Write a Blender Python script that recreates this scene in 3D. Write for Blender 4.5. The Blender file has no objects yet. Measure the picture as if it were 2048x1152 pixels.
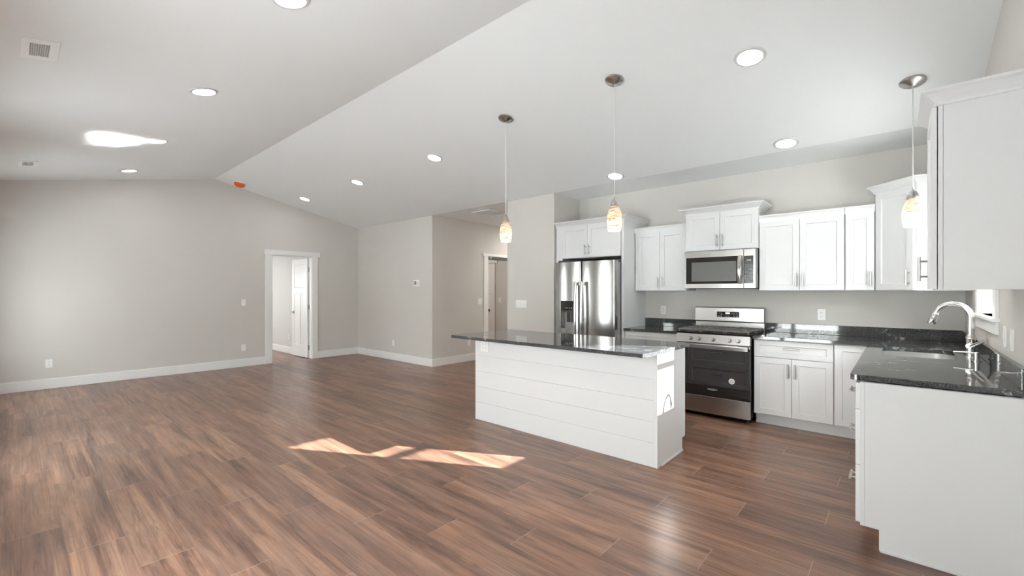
import bpy, bmesh, math, random
from mathutils import Vector, Matrix
random.seed(7)
S = bpy.context.scene
COL = S.collection
PI = math.pi

# ------------------------------------------------------------------ camera
cd = bpy.data.cameras.new('camera')
cd.sensor_width = 36.0
cd.sensor_fit = 'HORIZONTAL'
cd.lens = 878.9 * 36.0 / 2048.0
cd.shift_y = 7.0 / 2048.0
cd.clip_start = 0.02
cam = bpy.data.objects.new('camera', cd)
COL.objects.link(cam)
cam.location = (0, 0, 1.371)
cam.rotation_euler = (PI / 2, 0, math.radians(41.468))
S.camera = cam

# ------------------------------------------------------------------ exposure, world, sun
S.view_settings.view_transform = 'Standard'
S.view_settings.look = 'None'
S.view_settings.gamma = 1.0
S.view_settings.use_curve_mapping = False
S.view_settings.exposure = 1.22

SKY = 7.5
LENS = 22.0
SUN = 24.0
GLINT = 0.55
GROLL = math.radians(9.7)
CTOP = 0.914
w = bpy.data.worlds.new('sky')
S.world = w
w.use_nodes = True
bgn = w.node_tree.nodes['Background']
bgn.inputs['Strength'].default_value = SKY
# bright overcast sky: paler and dimmer at the horizon, about nearly twice as bright overhead
_nt = w.node_tree
_tc = _nt.nodes.new('ShaderNodeTexCoord')
_sx = _nt.nodes.new('ShaderNodeSeparateXYZ')
_rp = _nt.nodes.new('ShaderNodeValToRGB')
_rp.color_ramp.elements[0].position = 0.0
_rp.color_ramp.elements[0].color = (0.58, 0.60, 0.61, 1)
_rp.color_ramp.elements[1].position = 0.8
_rp.color_ramp.elements[1].color = (0.90, 0.96, 1.0, 1)
_nt.links.new(_tc.outputs['Generated'], _sx.inputs[0])
_nt.links.new(_sx.outputs['Z'], _rp.inputs['Fac'])
_nt.links.new(_rp.outputs['Color'], bgn.inputs['Color'])
# brighter on the sun's side (+X)
_mx = _nt.nodes.new('ShaderNodeMapRange')
_mx.inputs['From Min'].default_value = -0.2
_mx.inputs['From Max'].default_value = 0.9
_mx.inputs['To Min'].default_value = SKY
_mx.inputs['To Max'].default_value = SKY * 1.35
_nt.links.new(_sx.outputs['X'], _mx.inputs['Value'])
_nt.links.new(_mx.outputs['Result'], bgn.inputs['Strength'])

sl = bpy.data.lights.new('sun', 'SUN')
sl.energy = SUN
sl.angle = math.radians(0.45)
sl.color = (1.0, 0.975, 0.945)
so = bpy.data.objects.new('sun', sl)
COL.objects.link(so)
so.location = (12, 8, 8)
so.rotation_euler = Vector((-1.672, -0.894, -0.756)).to_track_quat('-Z', 'Y').to_euler()

# daylight portals in the glazed openings (they only guide the sampling of the sky)
for nm, loc, rot, sx, sy in (('patio_door_daylight', (-1.85, -0.62, 1.045), (PI / 2, 0, PI), 1.8, 2.05),
                             ('front_window_daylight', (-7.85, -0.62, 1.325), (PI / 2, 0, PI), 0.9, 1.45),
                             ('front_window_daylight', (-5.1, -0.62, 1.3), (PI / 2, 0, PI), 1.2, 1.6),
                             ('sink_window_daylight', (0.60, 4.335, 1.66), (0, PI / 2, 0), 0.9, 0.73),
                             ('bedroom_window_daylight', (-12.95, 1.6, 1.45), (0, -PI / 2, 0), 1.1, 1.4)):
    al = bpy.data.lights.new(nm, 'AREA')
    al.shape = 'RECTANGLE'
    al.size, al.size_y = sx, sy
    al.cycles.is_portal = True
    ao = bpy.data.objects.new(nm, al)
    COL.objects.link(ao)
    ao.location = loc
    ao.rotation_euler = rot

hl = bpy.data.lights.new('hall_fill_light', 'AREA')  # unseen fill added to lift the dim hall
hl.shape = 'DISK'
hl.size = 0.16
hl.energy = 13.0
hl.color = (1.0, 0.95, 0.88)
ho = bpy.data.objects.new('hall_fill_light', hl)
COL.objects.link(ho)
ho.location = (-5.45, 7.4, 2.74)

bl = bpy.data.lights.new('bedroom_fill_light', 'AREA')  # added fill without a fixture, brightens the bedroom wall
bl.shape = 'DISK'
bl.size = 0.3
bl.energy = 22.0
bo = bpy.data.objects.new('bedroom_fill_light', bl)
COL.objects.link(bo)
bo.location = (-10.9, 2.3, 2.42)

ul = bpy.data.lights.new('utility_fill_light', 'AREA')  # added unseen light so the small room is less dark
ul.shape = 'DISK'
ul.size = 0.16
ul.energy = 9.0
ul.color = (1.0, 0.93, 0.85)
uo = bpy.data.objects.new('utility_fill_light', ul)
COL.objects.link(uo)
uo.location = (-7.6, 6.2, 2.74)

# added area lamps in place of low sun bouncing off the polished island top, thrown up onto the far ceiling slope
_el = math.atan2(0.756, math.hypot(1.672, 0.894))
_D = Vector((-1.672, -0.894, 0.756)).normalized()
_P = Vector((0.471, -0.882, 0.0))
_U = Vector((0, 0, 1)) * math.cos(_el) - Vector((-0.882, -0.471, 0)) * math.sin(_el)
_ca, _sa = math.cos(GROLL), math.sin(GROLL)
for e1, e2, sx in ((0.355, 0.04, 0.67), (0.345, 0.12, 0.52), (0.34, 0.20, 0.37)):
    pc = -4.02 + e1 * _ca - e2 * _sa
    hc = -0.16 + e1 * _sa + e2 * _ca
    q = Vector((0, 0, CTOP)) + _P * pc - _U * hc
    q = q + _D * ((CTOP + 0.12 - q.z) / _D.z)
    gl_ = bpy.data.lights.new('glint_stand_in_lamp', 'AREA')
    gl_.shape = 'RECTANGLE'
    gl_.size, gl_.size_y = sx, 0.08
    gl_.spread = math.radians(1.0)
    gl_.energy = GLINT * sx * 0.7
    gl_.color = (1.0, 0.98, 0.95)
    go_ = bpy.data.objects.new('glint_stand_in_lamp', gl_)
    COL.objects.link(go_)
    go_.location = q
    go_.rotation_euler = (Matrix((-_P, _U, -_D)).transposed() @ Matrix.Rotation(GROLL, 3, 'Z')).to_euler()

S.cycles.max_bounces = 14
S.cycles.diffuse_bounces = 8
S.cycles.glossy_bounces = 5
S.cycles.transparent_max_bounces = 12
S.cycles.sample_clamp_indirect = 6.0
S.cycles.caustics_reflective = False
S.cycles.caustics_refractive = False


# ------------------------------------------------------------------ materials
def new_mat(name):
    m = bpy.data.materials.new(name)
    m.use_nodes = True
    nt = m.node_tree
    return m, nt, nt.nodes['Principled BSDF']


def N(nt, t, **kw):
    n = nt.nodes.new(t)
    for k, v in kw.items():
        setattr(n, k, v)
    return n


def math_node(nt, op, a, b=None, c=None):
    n = nt.nodes.new('ShaderNodeMath')
    n.operation = op
    for i, v in enumerate((a, b, c)):
        if v is None:
            continue
        if hasattr(v, 'links'):
            nt.links.new(v, n.inputs[i])
        else:
            n.inputs[i].default_value = v
    return n.outputs[0]


def mix_rgb(nt, fac, a, b, blend='MIX'):
    n = nt.nodes.new('ShaderNodeMix')
    n.data_type = 'RGBA'
    n.blend_type = blend
    for sock, v in ((n.inputs['Factor'], fac), (n.inputs[6], a), (n.inputs[7], b)):
        if hasattr(v, 'links'):
            nt.links.new(v, sock)
        else:
            sock.default_value = v
    return n.outputs[2]


def ramp(nt, src, stops):
    n = nt.nodes.new('ShaderNodeValToRGB')
    el = n.color_ramp.elements
    while len(el) < len(stops):
        el.new(0.5)
    for e, (p, c) in zip(el, stops):
        e.position = p
        e.color = c if len(c) == 4 else (*c, 1)
    nt.links.new(src, n.inputs['Fac'])
    return n.outputs['Color']


def noise(nt, vec, scale, detail=2.0, rough=0.5, dist=0.0):
    n = nt.nodes.new('ShaderNodeTexNoise')
    n.inputs['Scale'].default_value = scale
    n.inputs['Detail'].default_value = detail
    n.inputs['Roughness'].default_value = rough
    n.inputs['Distortion'].default_value = dist
    if vec is not None:
        nt.links.new(vec, n.inputs['Vector'])
    return n.outputs['Fac']


def mapping(nt, vec, scale=(1, 1, 1), rot=(0, 0, 0), loc=(0, 0, 0)):
    n = nt.nodes.new('ShaderNodeMapping')
    n.inputs['Scale'].default_value = scale
    n.inputs['Rotation'].default_value = rot
    n.inputs['Location'].default_value = loc
    nt.links.new(vec, n.inputs['Vector'])
    return n.outputs['Vector']


def coord(nt, which='Object'):
    return nt.nodes.new('ShaderNodeTexCoord').outputs[which]


def bump(nt, p, height, strength=0.1, dist=0.01):
    b = nt.nodes.new('ShaderNodeBump')
    b.inputs['Strength'].default_value = strength
    b.inputs['Distance'].default_value = dist
    nt.links.new(height, b.inputs['Height'])
    nt.links.new(b.outputs['Normal'], p.inputs['Normal'])


def paint(name, col, rough=0.5, tex=250.0, bs=0.05, var=0.02, spec=0.5):
    m, nt, p = new_mat(name)
    co = coord(nt)
    f = noise(nt, co, 1.3, 3)
    c = ramp(nt, f, [(0.3, tuple(x * (1 - var) for x in col)), (0.7, tuple(min(1, x * (1 + var)) for x in col))])
    nt.links.new(c, p.inputs['Base Color'])
    p.inputs['Roughness'].default_value = rough
    p.inputs['Specular IOR Level'].default_value = spec
    if bs:
        bump(nt, p, noise(nt, co, tex, 3, 0.6), bs, 0.004)
    return m


def plain(name, col, rough=0.5, metal=0.0, spec=0.5, emit=None, estr=0.0):
    m, nt, p = new_mat(name)
    p.inputs['Base Color'].default_value = (*col, 1)
    p.inputs['Roughness'].default_value = rough
    p.inputs['Metallic'].default_value = metal
    p.inputs['Specular IOR Level'].default_value = spec
    if emit:
        p.inputs['Emission Color'].default_value = (*emit, 1)
        p.inputs['Emission Strength'].default_value = estr
    return m


M = {}
M['wall'] = paint('greige_wall_paint', (0.635, 0.612, 0.582), 0.75, 180, 0.12, 0.01, 0.3)
M['bedwall'] = paint('pale_grey_wall_paint', (0.62, 0.62, 0.60), 0.75, 180, 0.12, 0.01, 0.3)
M['ceiling'] = paint('white_ceiling_paint', (0.81, 0.82, 0.82), 0.85, 120, 0.18, 0.008, 0.2)
M['trim'] = paint('white_trim_paint', (0.84, 0.84, 0.83), 0.35, 60, 0.0, 0.005)
M['cab'] = paint('white_cabinet_lacquer', (0.71, 0.712, 0.715), 0.30, 60, 0.0, 0.004)
M['shiplap'] = paint('white_shiplap_paint', (0.73, 0.732, 0.735), 0.38, 60, 0.0, 0.004)
M['plate'] = plain('white_plastic', (0.86, 0.86, 0.85), 0.35)
M['slot'] = plain('dark_slot', (0.08, 0.08, 0.08), 0.6)
M['greyplastic'] = plain('grey_plastic', (0.33, 0.33, 0.33), 0.5)
M['screen'] = plain('grey_lcd', (0.20, 0.22, 0.20), 0.25)
M['black'] = plain('black_plastic', (0.012, 0.012, 0.013), 0.35)
M['enamel'] = plain('black_enamel', (0.010, 0.010, 0.010), 0.12)
M['iron'] = plain('cast_iron', (0.15, 0.143, 0.132), 0.5)
M['nickel'] = plain('brushed_nickel', (0.56, 0.55, 0.53), 0.28, 1.0)
M['faucet'] = plain('satin_nickel', (0.74, 0.73, 0.71), 0.20, 1.0)
M['hinge'] = plain('hinge_metal', (0.42, 0.41, 0.39), 0.35, 1.0)
M['darkhandle'] = plain('dark_bronze', (0.07, 0.06, 0.055), 0.35, 1.0)
M['orange'] = plain('orange_plastic', (0.85, 0.13, 0.02), 0.35)
M['cord'] = plain('silver_cord', (0.62, 0.61, 0.58), 0.4)
M['sticker'] = plain('white_sticker', (0.85, 0.85, 0.84), 0.5)
M['print'] = plain('pale_print', (0.62, 0.62, 0.62), 0.5)
M['display'] = plain('blue_white_display', (0.1, 0.1, 0.1), 0.3, emit=(0.7, 0.85, 1.0), estr=1.0)
M['lens'] = plain('downlight_lens', (0.9, 0.9, 0.9), 0.5, emit=(1.0, 0.985, 0.96), estr=LENS)
M['bulb'] = plain('bulb_glass', (0.9, 0.9, 0.85), 0.4, emit=(1.0, 0.86, 0.66), estr=6.0)
M['ring'] = plain('white_trim_ring', (0.60, 0.60, 0.60), 0.4)
M['ground'] = paint('pale_concrete', (0.74, 0.745, 0.75), 0.9, 30, 0.1, 0.05)
M['horizon_blocker'] = paint('grey_horizon_blocker', (0.45, 0.45, 0.44), 0.8, 30, 0.1, 0.05)  # surface of the added light blocker outdoors
M['vinyl'] = plain('white_vinyl', (0.82, 0.82, 0.82), 0.4)


def steel(name, vert=True, rough=0.2, col=(0.43, 0.425, 0.415), bs=0.02):
    m, nt, p = new_mat(name)
    p.inputs['Base Color'].default_value = (*col, 1)
    p.inputs['Metallic'].default_value = 1.0
    p.inputs['Roughness'].default_value = rough
    co = coord(nt)
    v = mapping(nt, co, (1600, 1600, 10) if vert else (10, 1600, 1600))
    f = noise(nt, v, 1.0, 2)
    r = ramp(nt, f, [(0.0, (rough * 0.8,) * 3), (1.0, (rough * 1.25,) * 3)])
    nt.links.new(r, p.inputs['Roughness'])
    bump(nt, p, f, bs, 0.001)
    return m


M['steel'] = steel('brushed_stainless', True, 0.17)
M['steelh'] = steel('brushed_stainless_wide', False, 0.24, (0.47, 0.46, 0.45))
M['handle_steel'] = steel('polished_stainless', True, 0.16, (0.60, 0.59, 0.58))
M['sink'] = steel('sink_stainless', False, 0.30, (0.78, 0.77, 0.76))


def glass_dark(name, col, rough=0.03, ior=1.55):
    m, nt, p = new_mat(name)
    p.inputs['Base Color'].default_value = (*col, 1)
    p.inputs['Roughness'].default_value = rough
    p.inputs['IOR'].default_value = ior
    p.inputs['Coat Weight'].default_value = 0.6
    p.inputs['Coat Roughness'].default_value = 0.02
    return m


M['oven_glass'] = glass_dark('oven_glass', (0.012, 0.012, 0.012), 0.03, 2.2)
M['mw_glass'] = glass_dark('microwave_glass', (0.015, 0.015, 0.015))
M['mw_mesh'] = plain('microwave_mesh_screen', (0.13, 0.13, 0.125), 0.25, 0.0)


def window_glass(name):
    m = bpy.data.materials.new(name)
    m.use_nodes = True
    nt = m.node_tree
    nt.nodes.clear()
    out = N(nt, 'ShaderNodeOutputMaterial')
    tr = N(nt, 'ShaderNodeBsdfTransparent')
    tr.inputs['Color'].default_value = (0.97, 0.985, 0.98, 1)
    gl = N(nt, 'ShaderNodeBsdfGlossy')
    gl.inputs['Roughness'].default_value = 0.01
    lw = N(nt, 'ShaderNodeLayerWeight')
    fac = math_node(nt, 'MULTIPLY_ADD', math_node(nt, 'POWER', lw.outputs['Facing'], 5.0), 0.9, 0.03)
    geo = N(nt, 'ShaderNodeNewGeometry')
    fac = math_node(nt, 'MULTIPLY', fac, math_node(nt, 'SUBTRACT', 1.0, geo.outputs['Backfacing']))
    mx = N(nt, 'ShaderNodeMixShader')
    nt.links.new(fac, mx.inputs[0])
    nt.links.new(tr.outputs[0], mx.inputs[1])
    nt.links.new(gl.outputs[0], mx.inputs[2])
    nt.links.new(mx.outputs[0], out.inputs['Surface'])
    return m


M['glass'] = window_glass('window_pane_glass')


def shade_mat():
    # swirled art-glass: cream body with thin brown streaks, light passes through it
    m = bpy.data.materials.new('swirled_art_glass')
    m.use_nodes = True
    nt = m.node_tree
    nt.nodes.clear()
    out = N(nt, 'ShaderNodeOutputMaterial')
    co = coord(nt)
    v = mapping(nt, co, (5, 5, 26), (0.35, 0.25, 0))
    f = noise(nt, v, 1.6, 4, 0.55, 1.6)
    c = ramp(nt, f, [(0.34, (0.40, 0.24, 0.14)), (0.40, (0.78, 0.62, 0.45)), (0.47, (0.95, 0.90, 0.82)), (0.8, (0.97, 0.95, 0.90))])
    tl = N(nt, 'ShaderNodeBsdfTranslucent')
    df = N(nt, 'ShaderNodeBsdfDiffuse')
    gl = N(nt, 'ShaderNodeBsdfGlossy')
    gl.inputs['Roughness'].default_value = 0.08
    nt.links.new(c, tl.inputs['Color'])
    nt.links.new(c, df.inputs['Color'])
    m1 = N(nt, 'ShaderNodeMixShader')
    m1.inputs[0].default_value = 0.35
    nt.links.new(tl.outputs[0], m1.inputs[1])
    nt.links.new(df.outputs[0], m1.inputs[2])
    m2 = N(nt, 'ShaderNodeMixShader')
    fr = N(nt, 'ShaderNodeFresnel')
    fr.inputs['IOR'].default_value = 1.4
    nt.links.new(fr.outputs[0], m2.inputs[0])
    nt.links.new(m1.outputs[0], m2.inputs[1])
    nt.links.new(gl.outputs[0], m2.inputs[2])
    nt.links.new(m2.outputs[0], out.inputs['Surface'])
    return m


M['shade'] = shade_mat()


def granite():
    m, nt, p = new_mat('black_granite')
    co = coord(nt)
    f = noise(nt, co, 260, 4, 0.75)
    c1 = ramp(nt, f, [(0.38, (0.014, 0.015, 0.016)), (0.54, (0.060, 0.064, 0.068)), (0.68, (0.23, 0.24, 0.245))])
    v = mapping(nt, co, (3.2, 9.0, 9.0), (0.1, 0.2, 0.5))
    g = noise(nt, v, 1.5, 6, 0.7, 0.9)
    mask = ramp(nt, g, [(0.585, (0, 0, 0)), (0.63, (0.9, 0.9, 0.9)), (0.70, (0.15, 0.15, 0.15))])
    k = noise(nt, co, 40, 3, 0.6)
    mk = mix_rgb(nt, 1.0, mask, ramp(nt, k, [(0.4, (0, 0, 0)), (0.6, (1, 1, 1))]), 'MULTIPLY')
    c2 = mix_rgb(nt, mk, c1, (0.55, 0.56, 0.57, 1))
    nt.links.new(c2, p.inputs['Base Color'])
    p.inputs['Roughness'].default_value = 0.045
    p.inputs['IOR'].default_value = 1.75
    return m


M['granite'] = granite()


def floor_mat():
    m, nt, p = new_mat('brown_wood_plank')
    co = coord(nt)
    sep = N(nt, 'ShaderNodeSeparateXYZ')
    nt.links.new(co, sep.inputs[0])
    X, Y = sep.outputs[0], sep.outputs[1]
    PW, PL = 0.228, 1.25
    ry = math_node(nt, 'DIVIDE', math_node(nt, 'ADD', Y, 20 * PW - 1.322), PW)
    row = math_node(nt, 'FLOOR', ry)
    fy = math_node(nt, 'FRACT', ry)
    sh = math_node(nt, 'MULTIPLY', row, 0.417)
    rx = math_node(nt, 'DIVIDE', math_node(nt, 'ADD', math_node(nt, 'SUBTRACT', X, sh), 2.42 + 20 * 0.417 + 40 * PL), PL)
    col = math_node(nt, 'FLOOR', rx)
    fx = math_node(nt, 'FRACT', rx)
    cmb = N(nt, 'ShaderNodeCombineXYZ')
    nt.links.new(row, cmb.inputs[0])
    nt.links.new(col, cmb.inputs[1])
    wn = N(nt, 'ShaderNodeTexWhiteNoise', noise_dimensions='3D')
    nt.links.new(cmb.outputs[0], wn.inputs['Vector'])
    rnd = wn.outputs['Value']
    # every plank slides the figure by its own amount
    off = N(nt, 'ShaderNodeVectorMath', operation='SCALE')
    nt.links.new(wn.outputs['Color'], off.inputs[0])
    off.inputs['Scale'].default_value = 30.0
    add = N(nt, 'ShaderNodeVectorMath', operation='ADD')
    nt.links.new(co, add.inputs[0])
    nt.links.new(off.outputs[0], add.inputs[1])
    pv = add.outputs[0]
    g1 = noise(nt, mapping(nt, pv, (0.55, 8.5, 1)), 1.6, 5, 0.60, 0.7)
    g2 = noise(nt, mapping(nt, pv, (0.9, 75, 1)), 1.5, 4, 0.62, 0.3)
    g4 = noise(nt, mapping(nt, pv, (0.8, 15, 1)), 1.5, 4, 0.55, 1.2)
    g3 = noise(nt, mapping(nt, pv, (1.6, 5, 1)), 1.2, 3, 0.5, 1.8)
    base = ramp(nt, g1, [(0.27, (0.092, 0.049, 0.036)), (0.41, (0.178, 0.096, 0.066)), (0.54, (0.252, 0.141, 0.095)),
                         (0.70, (0.330, 0.197, 0.132))])
    dark = ramp(nt, g2, [(0.28, (0.70, 0.68, 0.67)), (0.50, (1, 1, 1)), (0.75, (1.12, 1.11, 1.10))])
    c = mix_rgb(nt, 1.0, base, dark, 'MULTIPLY')
    patch = ramp(nt, g3, [(0.30, (0.80, 0.82, 0.86)), (0.55, (1, 1, 1)), (0.75, (1.12, 1.06, 1.0))])
    c = mix_rgb(nt, 1.0, c, patch, 'MULTIPLY')
    vein = ramp(nt, g4, [(0.36, (1, 1, 1)), (0.40, (0.62, 0.60, 0.62)), (0.425, (0.72, 0.70, 0.70)), (0.47, (1, 1, 1))])
    c = mix_rgb(nt, 0.75, c, vein, 'MULTIPLY')
    tone = ramp(nt, rnd, [(0.0, (0.80, 0.80, 0.83)), (0.5, (1, 0.99, 0.98)), (1.0, (1.20, 1.17, 1.13))])
    c = mix_rgb(nt, 1.0, c, tone, 'MULTIPLY')
    # pale bevel at the short ends, dark hairline along the sides
    e1 = math_node(nt, 'LESS_THAN', fx, 0.0026)
    c = mix_rgb(nt, math_node(nt, 'MULTIPLY', e1, 0.55), c, (0.50, 0.40, 0.33, 1))
    e2 = math_node(nt, 'LESS_THAN', fy, 0.010)
    c = mix_rgb(nt, math_node(nt, 'MULTIPLY', e2, 0.30), c, (0.07, 0.045, 0.035, 1))
    nt.links.new(c, p.inputs['Base Color'])
    rr = ramp(nt, g2, [(0.2, (0.34,) * 3), (0.8, (0.27,) * 3)])
    nt.links.new(rr, p.inputs['Roughness'])
    p.inputs['Specular IOR Level'].default_value = 0.5
    bump(nt, p, g2, 0.06, 0.002)
    return m


M['floor'] = floor_mat()


# ------------------------------------------------------------------ mesh helpers
class MB:
    def __init__(self, mat=None):
        self.bm = bmesh.new()
        self.T = mat or Matrix.Identity(4)

    def v(self, p):
        return self.bm.verts.new(self.T @ Vector(p))

    def face(self, vs):
        try:
            return self.bm.faces.new(vs)
        except ValueError:
            return None

    def box(self, x0, x1, y0, y1, z0, z1):
        P = [self.v(p) for p in ((x0, y0, z0), (x1, y0, z0), (x1, y1, z0), (x0, y1, z0),
                                 (x0, y0, z1), (x1, y0, z1), (x1, y1, z1), (x0, y1, z1))]
        for q in ((3, 2, 1, 0), (4, 5, 6, 7), (0, 1, 5, 4), (1, 2, 6, 5), (2, 3, 7, 6), (3, 0, 4, 7)):
            self.face([P[i] for i in q])
        return self

    def rbox(self, x0, x1, y0, y1, z0, z1, r, axis='y', n=4):
        # box with rounded corners seen along the axis
        def rr(a0, a1, b0, b1):
            o = []
            for ca, cb, st in ((a1 - r, b1 - r, 0), (a0 + r, b1 - r, 90), (a0 + r, b0 + r, 180), (a1 - r, b0 + r, 270)):
                for i in range(n + 1):
                    t = math.radians(st + 90 * i / n)
                    o.append((ca + r * math.cos(t), cb + r * math.sin(t)))
            return o
        if axis == 'y':
            return self.prism(rr(x0, x1, z0, z1), lambda a, b, d: (a, d, b), y0, y1)
        if axis == 'z':
            return self.prism(rr(x0, x1, y0, y1), lambda a, b, d: (a, b, d), z0, z1)
        return self.prism(rr(y0, y1, z0, z1), lambda a, b, d: (d, a, b), x0, x1)

    def prism(self, poly, f, d0, d1):
        A = [self.v(f(a, b, d0)) for a, b in poly]
        B = [self.v(f(a, b, d1)) for a, b in poly]
        n = len(poly)
        self.face(A[::-1])
        self.face(B)
        for i in range(n):
            self.face([A[i], A[(i + 1) % n], B[(i + 1) % n], B[i]])
        return self

    def slab(self, outer, holes, f, d0, d1):
        # polygon with holes, given thickness
        for d in (d0, d1):
            es = []
            for loop in [outer] + holes:
                vs = [self.v(f(a, b, d)) for a, b in loop]
                es += [self.bm.edges.new((vs[i], vs[(i + 1) % len(vs)])) for i in range(len(vs))]
            bmesh.ops.triangle_fill(self.bm, edges=es, use_beauty=True)
        for loop in [outer] + holes:
            A = [self.v(f(a, b, d0)) for a, b in loop]
            B = [self.v(f(a, b, d1)) for a, b in loop]
            for i in range(len(loop)):
                j = (i + 1) % len(loop)
                self.face([A[i], A[j], B[j], B[i]])
        bmesh.ops.remove_doubles(self.bm, verts=self.bm.verts[:], dist=1e-5)
        return self

    def lathe(self, prof, c=(0, 0, 0), n=32, axis='z', caps=True):
        rings = []
        for r, h in prof:
            ring = []
            for i in range(n):
                t = 2 * PI * i / n
                a, b = r * math.cos(t), r * math.sin(t)
                if axis == 'z':
                    p = (c[0] + a, c[1] + b, c[2] + h)
                elif axis == 'y':
                    p = (c[0] + a, c[1] + h, c[2] + b)
                else:
                    p = (c[0] + h, c[1] + a, c[2] + b)
                ring.append(self.v(p))
            rings.append(ring)
        for A, B in zip(rings, rings[1:]):
            for i in range(n):
                self.face([A[i], A[(i + 1) % n], B[(i + 1) % n], B[i]])
        if caps:
            self.face(rings[0][::-1])
            self.face(rings[-1])
        return self

    def tube(self, pts, rad, n=14, caps=True):
        pts = [Vector(p) for p in pts]
        if not isinstance(rad, (list, tuple)):
            rad = [rad] * len(pts)
        up = None
        rings = []
        for i, p in enumerate(pts):
            a = pts[max(0, i - 1)]
            b = pts[min(len(pts) - 1, i + 1)]
            t = (b - a).normalized()
            if up is None:
                up = Vector((0, 0, 1)) if abs(t.z) < 0.9 else Vector((0, 1, 0))
            s = t.cross(up).normalized()
            up = s.cross(t).normalized()
            rings.append([self.v(p + rad[i] * (math.cos(2 * PI * k / n) * s + math.sin(2 * PI * k / n) * up)) for k in range(n)])
        for A, B in zip(rings, rings[1:]):
            for k in range(n):
                self.face([A[k], A[(k + 1) % n], B[(k + 1) % n], B[k]])
        if caps:
            self.face(rings[0][::-1])
            self.face(rings[-1])
        return self

    def sweep(self, path, prof, z):
        # path: 2D points walked with the outside on the right; prof: (out, up) closed profile
        n = len(path)
        P = [Vector(p) for p in path]
        rings = []
        for i in range(n):
            d = []
            if i > 0:
                d.append((P[i] - P[i - 1]).normalized())
            if i < n - 1:
                d.append((P[i + 1] - P[i]).normalized())
            nn = [Vector((q.y, -q.x)) for q in d]
            if len(nn) == 2:
                b = (nn[0] + nn[1]).normalized()
                k = 1.0 / max(0.3, b.dot(nn[0]))
            else:
                b, k = nn[0], 1.0
            rings.append([self.v((P[i].x + b.x * k * o, P[i].y + b.y * k * o, z + u)) for o, u in prof])
        m = len(prof)
        for A, B in zip(rings, rings[1:]):
            for j in range(m):
                self.face([A[j], A[(j + 1) % m], B[(j + 1) % m], B[j]])
        self.face(rings[0][::-1])
        self.face(rings[-1])
        return self

    def shaker(self, x0, x1, y0, z0, z1, t=0.02, rail=0.057, d=0.009):
        # framed door, front at y0 - t, with a recessed flat panel
        ch = 0.004
        def loop(i, y):
            return [self.v(p) for p in ((x0 + i, y, z0 + i), (x1 - i, y, z0 + i), (x1 - i, y, z1 - i), (x0 + i, y, z1 - i))]
        L = [loop(0, y0), loop(0, y0 - t + 0.002), loop(0.002, y0 - t), loop(rail, y0 - t), loop(rail + ch, y0 - t + d)]
        self.face(L[0])
        for A, B in zip(L, L[1:]):
            for i in range(4):
                self.face([A[(i + 1) % 4], A[i], B[i], B[(i + 1) % 4]])
        self.face(L[-1][::-1])
        return self

    def pull(self, c, length, vertical=True, y=0.0, out=0.034, r=0.0075):
        # bar pull on two posts; c=(x, z), y is the door face
        x, z = c
        h = length / 2
        if vertical:
            self.lathe([(r, -h), (r, h)], (x, y - out, z), 12, 'z')
            for s in (-1, 1):
                self.lathe([(r * 0.75, -out), (r * 0.75, 0)], (x, y, z + s * h * 0.62), 10, 'y')
        else:
            self.lathe([(r, -h), (r, h)], (x, y - out, z), 12, 'x')
            for s in (-1, 1):
                self.lathe([(r * 0.75, -out), (r * 0.75, 0)], (x + s * h * 0.62, y, z), 10, 'y')
        return self

    def build(self, name, mat, parent=None, bevel=0.0, smooth=False, seg=2):
        bmesh.ops.recalc_face_normals(self.bm, faces=self.bm.faces[:])
        me = bpy.data.meshes.new(name)
        self.bm.to_mesh(me)
        self.bm.free()
        mats = mat if isinstance(mat, list) else [mat]
        for q in mats:
            me.materials.append(q)
        if smooth:
            for pl in me.polygons:
                pl.use_smooth = True
            me.set_sharp_from_angle(angle=math.radians(38))
        o = bpy.data.objects.new(name, me)
        COL.objects.link(o)
        if parent:
            o.parent = parent
        if bevel:
            bv = o.modifiers.new('edge', 'BEVEL')
            bv.width = bevel
            bv.segments = seg
            bv.limit_method = 'ANGLE'
            bv.angle_limit = math.radians(50)
        return o


def thing(name, label, cat, loc=(0, 0, 0), rz=0.0, group=None, rot=None):
    o = bpy.data.objects.new(name, None)
    o.empty_display_size = 0.1
    COL.objects.link(o)
    o.location = loc
    o.rotation_euler = rot or (0, 0, rz)
    o['label'] = label
    o['category'] = cat
    if group:
        o['group'] = group
    return o


def tag(o, label, cat, group=None):
    o['label'] = label
    o['category'] = cat
    if group:
        o['group'] = group
    return o


def dup(root, loc, label, rot=None):
    def cp(o, par):
        c = o.copy()
        COL.objects.link(c)
        if par:
            c.parent = par
        for ch in list(o.children):
            cp(ch, c)
        return c
    r = cp(root, None)
    r.location = loc
    if rot is not None:
        r.rotation_euler = rot
    r['label'] = label
    return r


def struct(o):
    o['kind'] = 'structure'
    return o


def stuff(o):
    o['kind'] = 'stuff'
    return o


def XY(a, b, d):
    return (a, b, d)


def XZ(a, b, d):
    return (a, d, b)


def YZ(a, b, d):
    return (d, a, b)


def rect(a0, a1, b0, b1):
    return [(a0, b0), (a1, b0), (a1, b1), (a0, b1)]


# ------------------------------------------------------------------ room dimensions
XL, XR = -9.0, 0.44           # gable wall, sink wall
YF, YM, YB = -0.45, 5.03, 5.69  # front wall, living back wall / soffit line, kitchen back wall
YR, ZR, ZF = 2.31, 3.343, 2.757  # ridge and flat ceiling
SN = (ZR - ZF) / (YM - YR)
SS = 0.20
ZE = ZR - SS * (YR - YF)
XH, XS, XK = -6.38, -4.54, -3.655  # hall wall, stub wall left face, stub wall right face
TH = 0.14


def zc(y):
    return ZR - SN * (y - YR) if y > YR else ZR - SS * (YR - y)


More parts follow.
